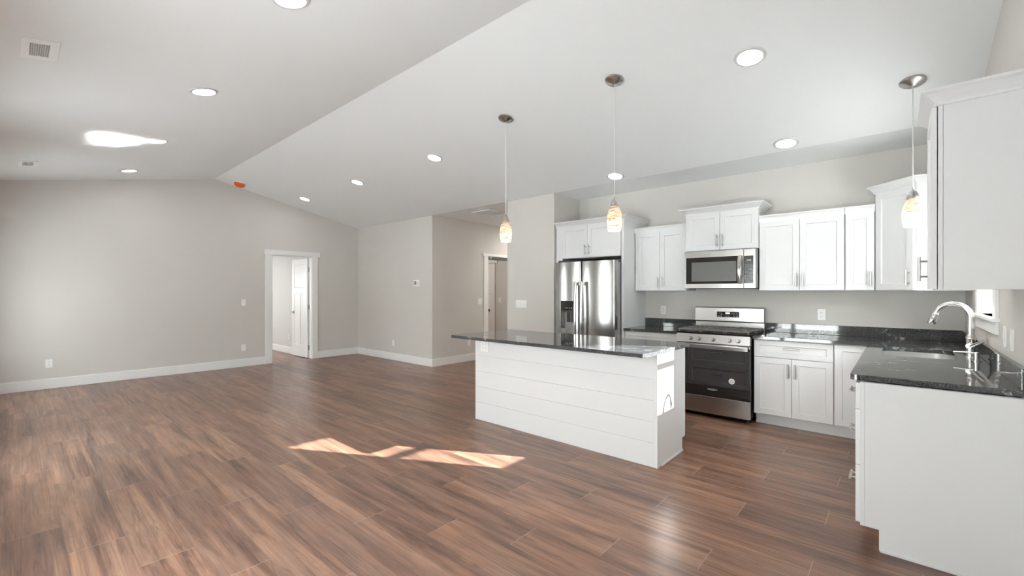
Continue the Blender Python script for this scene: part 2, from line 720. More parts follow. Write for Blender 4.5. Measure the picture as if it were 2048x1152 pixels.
# ------------------------------------------------------------------ large structure
struct(MB().box(-12.9, XR + TH, YF - TH, 9.2, -0.12, 0).build('floor', M['floor']))
struct(MB().box(-60, 60, -60, 60, -0.4, -0.25).build('ground', M['ground']))
struct(MB().box(-40, 30, -14.2, -14.0, -0.25, 3.6).build('horizon_blocker', M['horizon_blocker']))  # added out of view to cut low sky light through the front openings

b = MB()
b.prism([(YF - TH, zc(YF) - SS * TH), (YR, ZR), (YM, ZF), (9.2, ZF), (9.2, ZF + 0.15), (YM, ZF + 0.15), (YR, ZR + 0.15), (YF - TH, zc(YF) + 0.12)],
        lambda a, c, d: (d, a, c), XL - 0.12, XR + TH)
struct(b.build('ceiling', M['ceiling']))
struct(MB().box(-12.9, XL - 0.12, 0.2, 4.3, 2.45, 2.6).build('ceiling_bedroom', M['ceiling']))

# gable wall with door opening
D1 = (3.248, 4.022, 2.075)
g = [(YF, 0), (D1[0], 0), (D1[0], D1[2]), (D1[1], D1[2]), (D1[1], 0), (YM + TH, 0), (YM + TH, ZF), (YM, ZF), (YR, ZR), (YF, ZE)]
struct(MB().slab(g, [], YZ, XL, XL - 0.12).build('wall_left', M['wall']))
# living room back wall, and the hall's left wall with its opening
struct(MB().box(XL, XH, YM, YM + TH, 0, ZF).build('wall_back', M['wall']))
D2 = (6.46, 7.30, 2.075)
g = [(YM + TH, 0), (D2[0], 0), (D2[0], D2[2]), (D2[1], D2[2]), (D2[1], 0), (9.0, 0), (9.0, ZF), (YM + TH, ZF)]
struct(MB().slab(g, [], YZ, XH, XH - 0.12).build('wall_hall', M['wall']))
struct(MB().box(XH - 0.12, XS + 0.14, 9.0, 9.14, 0, ZF).build('wall_hall_end', M['wall']))
# wall between the hall and the refrigerator
struct(MB().slab([(XS, YM), (XK, YM), (XK, YB), (XS + 0.14, YB), (XS + 0.14, 9.0), (XS, 9.0)], [], XY, 0, ZF).build('wall_stub', M['wall']))
struct(MB().box(XK, XR + TH, YB, YB + TH, 0, ZF).build('wall_kitchen', M['wall']))
# sink wall with window opening
W1 = (3.97, 4.70, 1.21, 2.11)
g = [(YF - TH, 0), (YB, 0), (YB, ZF), (YM, ZF), (YR, ZR), (YF - TH, zc(YF - TH))]
struct(MB().slab(g, [rect(W1[0] - 0.012, W1[1] + 0.012, W1[2] - 0.012, W1[3] + 0.012)], YZ, XR, XR + TH).build('wall_right', M['wall']))
# front wall behind the camera: a glazed patio door, a window and a second one added for light
PD = (-2.75, -0.95, 0.02, 2.07)
W2 = (-8.20, -7.45, 0.60, 2.05)
W3 = (-5.6, -4.6, 0.50, 2.10)
g = rect(XL, XR, 0, ZE)
struct(MB().slab(g, [rect(*PD), rect(*W2), rect(*W3)], XZ, YF, YF - TH).build('wall_front', M['wall']))

# bedroom beyond the open door
struct(MB().box(-12.9, XL - 0.12, 4.03, 4.15, 0, 2.45).build('wall_bedroom_back', M['bedwall']))
struct(MB().box(-12.9, XL - 0.12, 0.3, 0.42, 0, 2.45).build('wall_bedroom_front', M['bedwall']))
g = rect(0.42, 4.03, 0, 2.45)
W4 = (0.9, 2.3, 0.9, 2.0)
struct(MB().slab(g, [rect(*W4)], YZ, -12.78, -12.9).build('wall_bedroom_far', M['bedwall']))
# small room beyond the hall opening
struct(MB().box(-9.0, XH - 0.12, 7.6, 7.72, 0, ZF).build('wall_utility_back', M['wall']))
struct(MB().box(-9.12, -9.0, YM + TH, 7.72, 0, ZF).build('wall_utility_left', M['wall']))


# baseboards
def baseboard(name, boxes, mat=None):
    m = MB()
    for q in boxes:
        m.box(*q, 0.0, 0.14)
    return struct(m.build(name, M['trim'], bevel=0.004))


bt = 0.016
baseboard('baseboard_left', [(XL, XL + bt, YF, D1[0] - 0.115), (XL, XL + bt, D1[1] + 0.106, YM)])
baseboard('baseboard_back', [(XL + bt, XH + bt, YM - bt, YM)])
baseboard('baseboard_hall', [(XH, XH + bt, YM, D2[0] - 0.12)])
baseboard('baseboard_stub', [(XS, XK, YM - bt, YM), (XS - bt, XS, YM - bt, 9.0)])
baseboard('baseboard_bedroom', [(-12.78, XL - 0.12, 4.03 - bt, 4.03)])
baseboard('baseboard_front', [(XL + bt, PD[0] - 0.11, YF, YF + bt)])
baseboard('baseboard_utility', [(-7.2, XH - 0.12, 7.6 - bt, 7.6)])


# windows and patio door in the front wall: vinyl frame, pane, casing
def glazing(name, a0, a1, z0, z1, plane, depth, axis, mull=(), rails=(), fw=0.045, casing=True, inward=1, low=0.0):
    root = bpy.data.objects.new(name, None)
    COL.objects.link(root)
    struct(root)
    f = XZ if axis == 'x' else YZ
    holes = []
    xs = [a0] + list(mull) + [a1]
    zs = [z0] + list(rails) + [z1]
    for i in range(len(xs) - 1):
        for j in range(len(zs) - 1):
            lo = fw if j == 0 else fw * 0.55
            hi = fw if j == len(zs) - 2 else fw * 0.55
            if j == 0:
                lo += low
            holes.append(rect(xs[i] + fw * (1 if i == 0 else 0.6), xs[i + 1] - fw * (1 if i == len(xs) - 2 else 0.6), zs[j] + lo, zs[j + 1] - hi))
    MB().slab(rect(a0, a1, z0, z1), holes, f, plane - depth / 2, plane + depth / 2).build('window_frame', M['vinyl'], root, 0.003)
    m = MB()
    m.prism(rect(a0 + 0.01, a1 - 0.01, z0 + 0.01, z1 - 0.01), f, plane - 0.003, plane + 0.003)
    m.build('pane', M['glass'], root)
    return root


g2 = glazing('window_2', *W2, YF - 0.10, 0.05, 'x', mull=())
g3 = glazing('added_window', *W3, YF - 0.10, 0.05, 'x', mull=())  # added to bring more general daylight into the room
g4 = glazing('door_4', *PD, YF - 0.09, 0.06, 'x', mull=(-1.85,), fw=0.07)
g5 = glazing('window_4', *W4, -12.86, 0.05, 'y', mull=(1.6,))
for gx, W in ((g2, W2), (g3, W3)):
    m = MB()
    m.box(W[0] - 0.09, W[0], YF, YF + 0.018, W[2], W[3])
    m.box(W[1], W[1] + 0.09, YF, YF + 0.018, W[2], W[3])
    m.box(W[0] - 0.11, W[1] + 0.11, YF, YF + 0.022, W[3], W[3] + 0.10)
    m.box(W[0] - 0.11, W[1] + 0.11, YF, YF + 0.05, W[2] - 0.025, W[2])
    m.build('casing', M['trim'], gx, 0.003)
m = MB()
m.box(PD[0] - 0.09, PD[0], YF, YF + 0.018, 0, PD[3])
m.box(PD[1], PD[1] + 0.09, YF, YF + 0.018, 0, PD[3])
m.box(PD[0] - 0.11, PD[1] + 0.11, YF, YF + 0.022, PD[3], PD[3] + 0.10)
m.build('casing', M['trim'], g4, 0.003)
m = MB()
m.box(-1.92, -1.90, YF - 0.06, YF - 0.02, 0.95, 1.25)
m.build('door_handle', M['nickel'], g4, 0.004)

# window over the sink: single-hung, deep white returns, casing and apron
g1 = glazing('window_1', *W1, XR + 0.11, 0.05, 'y', rails=(1.667,), fw=0.035, low=0.045)
m = MB()
m.slab(rect(W1[0] - 0.02, W1[1] + 0.02, W1[2] - 0.02, W1[3] + 0.02), [rect(W1[0], W1[1], W1[2], W1[3])], YZ, XR - 0.002, XR + 0.085)
m.build('jamb_liner', M['trim'], g1)
m = MB()
m.box(XR - 0.018, XR, W1[0] - 0.10, W1[0], W1[2], W1[3])
m.box(XR - 0.018, XR, W1[1], W1[1] + 0.10, W1[2], W1[3])
m.box(XR - 0.022, XR, W1[0] - 0.12, W1[1] + 0.12, W1[3], W1[3] + 0.10)
m.build('casing', M['trim'], g1, 0.003)
m = MB()
m.box(XR - 0.035, XR + 0.08, W1[0] - 0.12, W1[1] + 0.12, W1[2] - 0.022, W1[2])
m.build('window_sill', M['trim'], g1, 0.004)
m = MB()
m.box(XR - 0.016, XR, W1[0] - 0.11, W1[1] + 0.11, W1[2] - 0.10, W1[2] - 0.022)
m.build('apron', M['trim'], g1, 0.003)


# ------------------------------------------------------------------ doors
def door_leaf(bm, w_, h_, t_):
    # craftsman leaf: one square panel over two tall panels, both faces; x along width, y thickness
    s, rt, rm, rb = 0.115, 0.115, 0.12, 0.24
    zm = h_ - 0.66
    for side in (-1, 1):
        y = side * t_ / 2
        def P(x, z, dy=0.0):
            return bm.v((x, y - side * dy, z))
        holes = [(s, w_ - s, zm + rm / 2, h_ - rt), (s, w_ / 2 - 0.045, rb, zm - rm / 2), (w_ / 2 + 0.045, w_ - s, rb, zm - rm / 2)]
        es = []
        vs = [P(0, 0), P(w_, 0), P(w_, h_), P(0, h_)]
        loops = [vs]
        for (a, c, e, f_) in holes:
            loops.append([P(a, e), P(c, e), P(c, f_), P(a, f_)])
        for L in loops:
            es += [bm.bm.edges.new((L[i], L[(i + 1) % 4])) for i in range(4)]
        bmesh.ops.triangle_fill(bm.bm, edges=es, use_beauty=True)
        for (a, c, e, f_), L in zip(holes, loops[1:]):
            k = 0.010
            I = [P(a + k, e + k, 0.008), P(c - k, e + k, 0.008), P(c - k, f_ - k, 0.008), P(a + k, f_ - k, 0.008)]
            for i in range(4):
                bm.face([L[i], L[(i + 1) % 4], I[(i + 1) % 4], I[i]])
            bm.face(I)
    A = [bm.v(p) for p in ((0, -t_ / 2, 0), (w_, -t_ / 2, 0), (w_, -t_ / 2, h_), (0, -t_ / 2, h_))]
    B = [bm.v(p) for p in ((0, t_ / 2, 0), (w_, t_ / 2, 0), (w_, t_ / 2, h_), (0, t_ / 2, h_))]
    for i in range(4):
        bm.face([A[i], A[(i + 1) % 4], B[(i + 1) % 4], B[i]])
    bmesh.ops.remove_doubles(bm.bm, verts=bm.bm.verts[:], dist=1e-5)
    return bm


def lever(bm, x, z, t_, d=-1):
    for s in (-1, 1):
        y = s * t_ / 2
        bm.lathe([(0.032, 0), (0.032, s * 0.012), (0.012, s * 0.016), (0.012, s * 0.05)], (x, y, z), 18, 'y')
        bm.tube([(x, y + s * 0.045, z), (x + d * 0.03, y + s * 0.05, z), (x + d * 0.11, y + s * 0.05, z - 0.004)], [0.011, 0.010, 0.008], 10)
    return bm


# door 1: opening in the gable wall, leaf swung into the bedroom
r = bpy.data.objects.new('door_1', None)
COL.objects.link(r)
struct(r)
m = MB()
m.box(XL, XL + 0.02, D1[0] - 0.115, D1[0] + 0.004, 0, D1[2])
m.box(XL, XL + 0.02, D1[1] - 0.004, D1[1] + 0.106, 0, D1[2])
m.box(XL, XL + 0.028, D1[0] - 0.135, D1[1] + 0.15, D1[2], D1[2] + 0.09)
m.build('casing', M['trim'], r, 0.003)
m = MB()
m.box(XL - 0.12, XL, D1[0] - 0.001, D1[0] + 0.016, 0, D1[2])
m.box(XL - 0.12, XL, D1[1] - 0.016, D1[1] + 0.001, 0, D1[2])
m.box(XL - 0.12, XL, D1[0], D1[1], D1[2] - 0.016, D1[2] + 0.001)
m.build('jamb', M['trim'], r)
T = Matrix.Translation((XL - 0.12, 3.984, 0.012)) @ Matrix.Rotation(math.radians(181.5), 4, 'Z')
lf = door_leaf(MB(T), 0.69, 2.035, 0.035).build('leaf', M['trim'], r, 0.002)
lever(MB(T), 0.625, 0.93, 0.035).build('door_handle', M['nickel'], lf, smooth=True)
for z in (0.22, 1.05, 1.82):
    m = MB()
    m.box(XL - 0.118, XL - 0.082, D1[1] - 0.020, D1[1] - 0.014, z - 0.045, z + 0.045)
    m.lathe([(0.009, -0.05), (0.009, 0.05)], (XL - 0.124, D1[1] - 0.022, z), 10, 'z')
    m.build('hinge', M['hinge'], r)

# door 2: cased opening off the hall with a dark sliding-door track
r = bpy.data.objects.new('door_2', None)
COL.objects.link(r)
struct(r)
m = MB()
m.box(XH, XH + 0.02, D2[0] - 0.115, D2[0] + 0.004, 0, D2[2] + 0.02)
m.box(XH, XH + 0.02, D2[1] - 0.004, D2[1] + 0.115, 0, D2[2] + 0.02)
m.box(XH, XH + 0.028, D2[0] - 0.15, D2[1] + 0.15, D2[2] + 0.02, D2[2] + 0.075)
m.build('casing', M['trim'], r, 0.003)
m = MB()
m.box(XH - 0.12, XH, D2[0] - 0.001, D2[0] + 0.016, 0, D2[2])
m.box(XH - 0.12, XH, D2[1] - 0.016, D2[1] + 0.001, 0, D2[2])
m.build('jamb', M['trim'], r)
m = MB()
m.box(XH - 0.03, XH + 0.022, D2[0] + 0.004, D2[1] - 0.004, D2[2] - 0.045, D2[2] + 0.02)
m.build('track', M['slot'], r)
m = MB()
m.box(XH - 0.02, XH + 0.026, D2[0] + 0.03, D2[0] + 0.10, D2[2] - 0.03, D2[2] + 0.015)
m.build('track_roller', M['hinge'], r)

# door 3: closed leaf in the far wall of the utility room
r = bpy.data.objects.new('door_3', None)
COL.objects.link(r)
struct(r)
T = Matrix.Translation((-8.02, 7.585, 0.012))
lf = door_leaf(MB(T), 0.78, 2.03, 0.03).build('leaf', M['trim'], r, 0.002)
lever(MB(T), 0.585, 0.91, 0.03).build('door_handle', M['darkhandle'], lf, smooth=True)
m = MB()
m.box(-8.14, -8.03, 7.58, 7.6, 0, 2.05)
m.box(-8.17, -7.17, 7.572, 7.6, 2.052, 2.15)
m.build('casing', M['trim'], r, 0.003)


# ------------------------------------------------------------------ cabinet parts
def carcass(m, x0, x1, y0, y1, z0, z1, top=True, t=0.018):
    m.box(x0, x0 + t, y0, y1, z0, z1)
    m.box(x1 - t, x1, y0, y1, z0, z1)
    m.box(x0 + t, x1 - t, y1 - t, y1, z0, z1)
    m.box(x0 + t, x1 - t, y0, y1 - t, z0, z0 + t)
    if top:
        m.box(x0 + t, x1 - t, y0, y1 - t, z1 - t, z1)
    # face frame
    fs = 0.03
    m.box(x0 + t, x0 + t + fs, y0, y0 + t, z0 + t, z1 - t * top)
    m.box(x1 - t - fs, x1 - t, y0, y0 + t, z0 + t, z1 - t * top)
    m.box(x0 + t + fs, x1 - t - fs, y0, y0 + t, z1 - t * top - 0.04, z1 - t * top)
    return m


CROWN_BIG = [(0.0, -0.010), (0.010, -0.010), (0.012, 0.004), (0.020, 0.012), (0.030, 0.026), (0.048, 0.042), (0.058, 0.047), (0.064, 0.050), (0.064, 0.062), (0.0, 0.062)]
CROWN_SMALL = [(0.0, -0.015), (0.022, -0.015), (0.024, 0.0), (0.028, 0.02), (0.036, 0.040), (0.040, 0.044), (0.040, 0.055), (0.0, 0.055)]


def door_part(root, x0, x1, y, z0, z1, handle=None, name='door', mat=None, T=None, hl=0.14, rail=0.057):
    d = MB(T).shaker(x0, x1, y, z0, z1, rail=rail).build(name, mat or M['cab'], root)
    if handle:
        kind, hx, hz = handle
        MB(T).pull((hx, hz), hl, kind == 'v', y - 0.02).build('handle', M['nickel'], d, smooth=True)
    return d


G = 0.0016   # half gap between doors
YU = YB - 0.315   # front of wall cabinet boxes
UZ0, UZ1 = 1.38, 2.135

# ---- wall cabinet left of the microwave
def wall_cab(name, label, x0, x1, yf, z0, z1, doors, crown=None, crown_path=None, back=YB):
    c = thing(name, label, 'cabinet', ((x0 + x1) / 2, back, z0), 0, 'white kitchen wall cabinets')
    w2 = (x1 - x0) / 2
    h = z1 - z0
    y0 = yf - back
    carcass(MB(), -w2, w2, y0, -0.002, 0, h).build('body', M['cab'], c)
    n = len(doors)
    dw = (2 * w2 - 0.006) / n
    for i, hd in enumerate(doors):
        a = -w2 + 0.003 + i * dw
        b_ = a + dw
        hx = {'r': b_ - 0.030, 'l': a + 0.030}.get(hd)
        door_part(c, a + G, b_ - G, y0 - 0.001, 0.004, h - 0.012, ('v', hx, 0.004 + 0.105) if hx is not None else None)
    if crown:
        MB().sweep(crown_path(w2, y0), crown, h).build('crown_moulding', M['cab'], c)
    return c


wall_cab('upper_cabinet', 'white two-door wall cabinet between the refrigerator and the microwave', -2.590, -1.932, YU, UZ0, UZ1, ('r', 'l'),
         CROWN_SMALL, lambda w2, y0: [(-w2, -0.01), (-w2, y0), (w2, y0)])
wall_cab('upper_cabinet', 'white two-door wall cabinet right of the microwave, above a wall outlet', -1.152, -0.406, YU, UZ0, UZ1, ('r', 'l'),
         CROWN_SMALL, lambda w2, y0: [(-w2, y0), (w2, y0)])
wall_cab('upper_cabinet', 'narrow single-door white wall cabinet left of the angled corner cabinet', -0.404, -0.178, YU, UZ0, UZ1, ('r',),
         CROWN_SMALL, lambda w2, y0: [(-w2, y0), (w2, y0)])
wall_cab('upper_cabinet', 'short white two-door cabinet directly above the microwave', -1.930, -1.154, YU - 0.035, 1.842, 2.285, ('r', 'l'),
         CROWN_BIG, lambda w2, y0: [(-w2, -0.01), (-w2, y0), (w2, y0), (w2, -0.01)])

# ---- angled corner wall cabinet (plan is a clipped square)
c = thing('corner_upper_cabinet', 'tall white angled corner wall cabinet with a single door', 'cabinet', (XR, YB, UZ0), 0, 'white kitchen wall cabinets')
hz = 2.29 - UZ0
pl = [(-0.616, -0.002), (-0.616, -0.318), (-0.330, -0.604), (-0.002, -0.604), (-0.002, -0.002)]
MB().slab(pl, [], XY, 0, hz).build('body', M['cab'], c)
fw = math.hypot(0.286, 0.286)
T = Matrix.Translation((-0.473, -0.461, 0)) @ Matrix.Rotation(-PI / 4, 4, 'Z')
door_part(c, -fw / 2 + 0.022, fw / 2 - 0.022, -0.001, 0.004, hz - 0.012, ('v', fw / 2 - 0.052, 0.004 + 0.105), T=T)
MB().sweep([(-0.616, -0.01), (-0.616, -0.318), (-0.330, -0.604), (-0.01, -0.604)], CROWN_BIG, hz).build('crown_moulding', M['cab'], c)

# ---- wall cabinet on the sink wall, nearest the camera (faces -X)
c = thing('upper_cabinet', 'white wall cabinet closest to the camera, its flat end panel facing the room', 'cabinet', (XR, 3.26, UZ0), -PI / 2, 'white kitchen wall cabinets')
y0 = -(XR - 0.140)
hz = 2.30 - UZ0
carcass(MB(), -0.23, 0.215, y0 + 0.018, -0.002, 0, hz).build('body', M['cab'], c)
m = MB()
m.box(-0.23, 0.23, y0, y0 + 0.0175, 0, hz)
m.build('face_frame', M['cab'], c, 0.0015)
m = MB()
m.box(0.2155, 0.2285, y0 + 0.0185, -0.002, 0, hz)
m.build('end_panel', M['cab'], c, 0.0015)
door_part(c, -0.226, 0.222, y0 - 0.004, 0.004, hz - 0.012, ('v', -0.190, 0.12))
MB().sweep([(-0.23, -0.01), (-0.23, y0), (0.23, y0), (0.23, -0.01)], CROWN_BIG, hz).build('crown_moulding', M['cab'], c)

# ---- refrigerator surround
c = thing('refrigerator_cabinet', 'white surround with side panels and two-door cabinet over the refrigerator', 'cabinet', (-3.117, YB, 0), 0)
y0 = 5.06 - YB
m = MB()
m.box(-0.518, -0.484, y0, -0.002, 0, 2.27)
m.box(-0.484, -0.415, y0, y0 + 0.02, 1.80, 2.27)
m.build('side_panel', M['cab'], c, 0.0015)
MB().box(0.484, 0.520, y0, -0.002, 0, 2.27).build('side_panel', M['cab'], c, 0.0015)
carcass(MB(), -0.4835, 0.4835, y0 + 0.021, -0.02, 1.825, 2.27).build('body', M['cab'], c)
door_part(c, -0.412, 0.0 - G, y0, 1.826, 2.255, ('v', -0.030, 1.926))
door_part(c, 0.0 + G, 0.480, y0, 1.826, 2.255, ('v', 0.030, 1.926))
MB().sweep([(-0.518, y0), (0.520, y0), (0.520, -0.01)], CROWN_BIG, 2.265).build('crown_moulding', M['cab'], c)


# ---- base cabinets (local x along the run, front towards -y)
def base_cab(label, loc, rz, w2, depth, layout, left_panel=False):
    c = thing('base_cabinet', label, 'cabinet', loc, rz, 'white kitchen base cabinets')
    y0 = -depth
    carcass(MB(), -w2, w2, y0, -0.002, 0.114, 0.883, top=False).build('body', M['cab'], c)
    MB().box(-w2, w2, y0 + 0.078, y0 + 0.095, 0.0, 0.1135).build('toe_kick', M['cab'], c)
    for kind, a, b_, z0, z1, hd in layout:
        door_part(c, a + G, b_ - G, y0 - 0.001, z0 + G, z1 - G, hd, name=kind, rail=0.05 if kind == 'drawer' else 0.057)
    return c


Z0, ZD, Z1 = 0.120, 0.702, 0.876
# left of the range
base_cab('white base cabinet between the refrigerator and the range', (-2.262, YB, 0), 0, 0.331, 0.60,
         [('drawer', -0.329, 0.329, ZD, Z1, ('h', 0, 0.79)),
          ('door', -0.329, 0.0, Z0, ZD, ('v', -0.03, ZD - 0.12)), ('door', 0.0, 0.329, Z0, ZD, ('v', 0.03, ZD - 0.12))])
# right of the range
base_cab('white base cabinet with a wide drawer over two doors, right of the range', (-0.803, YB, 0), 0, 0.336, 0.60,
         [('drawer', -0.334, 0.334, ZD, Z1, ('h', 0, 0.80)),
          ('door', -0.334, 0.0, Z0, ZD, ('v', -0.03, ZD - 0.12)), ('door', 0.0, 0.334, Z0, ZD, ('v', 0.03, ZD - 0.12))])
# blind corner
base_cab('white corner base cabinet with one full-height door, meeting the sink run', (-0.2105, YB, 0), 0, 0.2555, 0.60,
         [('door', -0.253, 0.030, Z0, Z1, None)])
# sink run, fronts face -X; local x runs towards the camera
sc_ = base_cab('white sink base cabinet under the sink', (XR, 4.315, 0), -PI / 2, 0.745, 0.603,
         [('door', -0.50, -0.12, Z0, Z1, ('v', -0.15, 0.76)), ('door', -0.12, 0.26, Z0, Z1, ('v', -0.09, 0.76)), ('door', 0.26, 0.743, Z0, Z1, ('v', 0.30, 0.76))])
MB().box(-0.72, -0.502, -0.621, -0.604, Z0, Z1).build('filler_panel', M['cab'], sc_, 0.0015)
c = base_cab('white drawer base cabinet at the near end of the sink run, flat end panel', (XR, 3.3, 0), -PI / 2, 0.266, 0.603,
             [('drawer', -0.264, 0.264, ZD + 0.03, Z1, ('h', 0.05, 0.80)), ('drawer', -0.264, 0.264, 0.43, ZD + 0.03, ('h', 0.05, 0.58)),
              ('drawer', -0.264, 0.264, Z0, 0.43, ('h', 0.05, 0.30))])
m = MB()
pp = [(-0.583, 0.114), (-0.522, 0.114), (-0.522, 0.0), (-0.002, 0.0), (-0.002, 0.883), (-0.583, 0.883)]
m.prism(pp, YZ, 0.2665, 0.2845)
m.build('end_panel', M['cab'], c, 0.0012)
m = MB()
m.box(0.2665, 0.2845, -0.603, -0.5835, 0.114, 0.883)
m.build('face_frame', M['cab'], c, 0.0012)
m = MB()
m.box(0.285, 0.292, -0.520, -0.002, 0.0, 0.018)
m.build('shoe_moulding', M['cab'], c, 0.003)


# ------------------------------------------------------------------ countertops
def arc(cx, cy, r, a0, a1, n=5):
    return [(cx + r * math.cos(math.radians(a0 + (a1 - a0) * i / n)), cy + r * math.sin(math.radians(a0 + (a1 - a0) * i / n))) for i in range(n + 1)]


CT0, CT1 = 0.884, 0.914
c = thing('countertop', 'black granite countertop between the refrigerator and the range', 'countertop', (-2.26, YB, CT0), 0, 'black granite countertops')
MB().slab(rect(-0.336, 0.336, -0.650, -0.002), [], XY, 0, CT1 - CT0).build('slab', M['granite'], c, 0.003)
MB().box(-0.336, 0.336, -0.022, -0.002, CT1 - CT0 + 0.0005, 0.132).build('backsplash', M['granite'], c, 0.002)

c = thing('countertop', 'L-shaped black granite countertop with the sink cutout', 'countertop', (XR, YB, CT0), 0, 'black granite countertops')
SX0, SX1, SY0, SY1 = -0.105, 0.295, 4.150, 4.800
outer = [(-1.585, -0.650), (-0.650, -0.650)] + arc(-0.650 + 0.03, 3.068 - YB + 0.03, 0.03, 180, 270) + [(-0.002, 3.068 - YB), (-0.002, -0.002), (-1.585, -0.002)]


def rrect(x0, x1, y0, y1, r_, n=6):
    return arc(x1 - r_, y1 - r_, r_, 0, 90, n) + arc(x0 + r_, y1 - r_, r_, 90, 180, n) + arc(x0 + r_, y0 + r_, r_, 180, 270, n) + arc(x1 - r_, y0 + r_, r_, 270, 360, n)


hole = rrect(SX0 - XR, SX1 - XR, SY0 - YB, SY1 - YB, 0.105)
MB().slab(outer, [hole], XY, 0, CT1 - CT0).build('slab', M['granite'], c, 0.003)
m = MB()
m.box(-1.585, -0.0025, -0.022, -0.002, CT1 - CT0 + 0.0005, 0.132)
m.build('backsplash', M['granite'], c, 0.002)
m = MB()
m.box(-0.022, -0.002, 3.068 - YB, -0.0225, CT1 - CT0 + 0.0005, 0.132)
m.build('backsplash', M['granite'], c, 0.002)

# undermount sink
c = thing('sink', 'stainless steel undermount sink in the black countertop', 'sink', ((SX0 + SX1) / 2, (SY0 + SY1) / 2, 0.66))
m = MB()
hx, hy = (SX1 - SX0) / 2, (SY1 - SY0) / 2
rings = []
for e, r_, z in ((0.018, 0.12, 0.2225), (0.006, 0.11, 0.2225), (0.006, 0.11, 0.215), (0.002, 0.105, 0.06), (-0.010, 0.09, 0.025), (-0.035, 0.07, 0.010), (-0.12, 0.03, 0.004)):
    rings.append([m.v((x, y, z)) for x, y in rrect(-hx - e, hx + e, -hy - e, hy + e, r_)])
for A, B in zip(rings, rings[1:]):
    for i in range(len(A)):
        m.face([A[i], A[(i + 1) % len(A)], B[(i + 1) % len(A)], B[i]])
m.face(rings[-1])
m.build('bowl', M['sink'], c, smooth=True)
m = MB()
m.lathe([(0.045, 0.004), (0.045, 0.009), (0.036, 0.009), (0.03, 0.004)], (0, 0, 0), 24)
m.build('drain', M['nickel'], c, smooth=True)

# faucet
c = thing('faucet', 'satin nickel pull-down gooseneck faucet behind the sink', 'faucet', (0.362, 4.345, CT1), math.radians(-18))
m = MB()
m.lathe([(0.030, 0.0), (0.030, 0.006), (0.025, 0.010), (0.0235, 0.05), (0.0235, 0.125), (0.026, 0.130), (0.026, 0.140), (0.022, 0.150), (0.0195, 0.162)], (0, 0, 0.0005), 24)
m.build('base', M['faucet'], c, smooth=True)
m = MB()
cx, cz_, R_ = -0.090, 0.282, 0.090
pts = [(0, 0, 0.158), (0, 0, 0.22), (0, 0, 0.26)] + [(cx + R_ * math.cos(math.radians(t)), 0, cz_ + R_ * math.sin(math.radians(t))) for t in range(0, 161, 10)]
m.tube(pts, [0.0185] * 3 + [0.0185 - 0.004 * i / 16 for i in range(17)], 16)
m.build('neck', M['faucet'], c, smooth=True)
e = Vector(pts[-1])
dr = Vector((math.sin(math.radians(160)) * -1, 0, math.cos(math.radians(160)))).normalized()
m = MB()
m.tube([e + dr * q for q in (-0.004, 0.012, 0.014, 0.05, 0.085, 0.092)], [0.0155, 0.0165, 0.019, 0.0215, 0.0255, 0.022], 18)
sh = m.build('spray_head', M['faucet'], c, smooth=True)
m = MB()
sd = Vector((0.0, -1.0, 0.0))
for q, rr_ in ((0.026, 0.006), (0.052, 0.009)):
    pc = e + dr * q + sd * 0.0175
    m.tube([pc, pc + sd * 0.005], rr_, 12)
m.build('button', M['greyplastic'], sh)
m = MB()
m.lathe([(0.019, 0.0), (0.021, -0.02), (0.017, -0.038)], (0, 0, 0.085), 16, 'y')
m.tube([(0.006, -0.022, 0.080), (0.045, -0.060, 0.104), (0.092, -0.112, 0.134)], [0.015, 0.012, 0.009], 12)
m.build('handle', M['faucet'], c, smooth=True)

c = thing('soap_dispenser', 'satin nickel soap dispenser with a long spout beside the faucet', 'soap dispenser', (0.372, 4.160, CT1))
m = MB()
m.lathe([(0.022, 0.0005), (0.022, 0.006), (0.0145, 0.008), (0.0145, 0.058), (0.012, 0.061)], (0, 0, 0), 20)
m.build('body', M['faucet'], c, smooth=True)
m = MB()
m.tube([(0, 0, 0.052), (-0.05, 0.01, 0.056), (-0.105, 0.02, 0.052)], [0.007, 0.006, 0.0045], 10)
m.build('spout', M['faucet'], c, smooth=True)

# ------------------------------------------------------------------ island
IX0, IX1, IY0, IY1 = -3.452, -1.407, 3.29, 3.885
c = thing('kitchen_island', 'white kitchen island with horizontal shiplap front', 'kitchen island', ((IX0 + IX1) / 2, IY0, 0))
hw = (IX1 - IX0) / 2
m = MB()
zs = [0.0, 0.190, 0.355, 0.522, 0.690, 0.883]
for a, b_ in zip(zs, zs[1:]):
    m.box(-hw + 0.0185, hw - 0.031, 0, 0.018, a + 0.0012, b_ - 0.0012)
m.box(-hw + 0.0185, hw - 0.031, 0.006, 0.02, 0, 0.883)
m.build('shiplap_panel', M['shiplap'], c)
m = MB()
m.box(hw - 0.0305, hw + 0.001, -0.002, 0.018, 0, 0.883)
m.build('corner_trim', M['shiplap'], c, 0.002)
pp = [(0.0185, 0.0), (0.515, 0.0), (0.515, 0.114), (0.575, 0.114), (0.575, 0.883), (0.0185, 0.883)]
MB().prism(pp, YZ, hw - 0.018, hw).build('end_panel', M['shiplap'], c, 0.0015)
MB().prism(pp, YZ, -hw, -hw + 0.018).build('end_panel', M['shiplap'], c, 0.0015)
m = MB()
m.box(-hw + 0.0185, hw - 0.0185, 0.021, 0.573, 0.114, 0.13)
m.box(-hw + 0.0185, hw - 0.0185, 0.497, 0.513, 0.0, 0.114)
m.box(-hw + 0.0185, hw - 0.0185, 0.555, 0.573, 0.13, 0.883)
m.build('body', M['cab'], c)
m = MB()
m.box(hw + 0.0005, hw + 0.010, 0.06, 0.515, 0.0, 0.018)
m.build('shoe_moulding', M['shiplap'], c, 0.003)
T = Matrix.Translation((0, 0.576, 0)) @ Matrix.Rotation(PI, 4, 'Z')
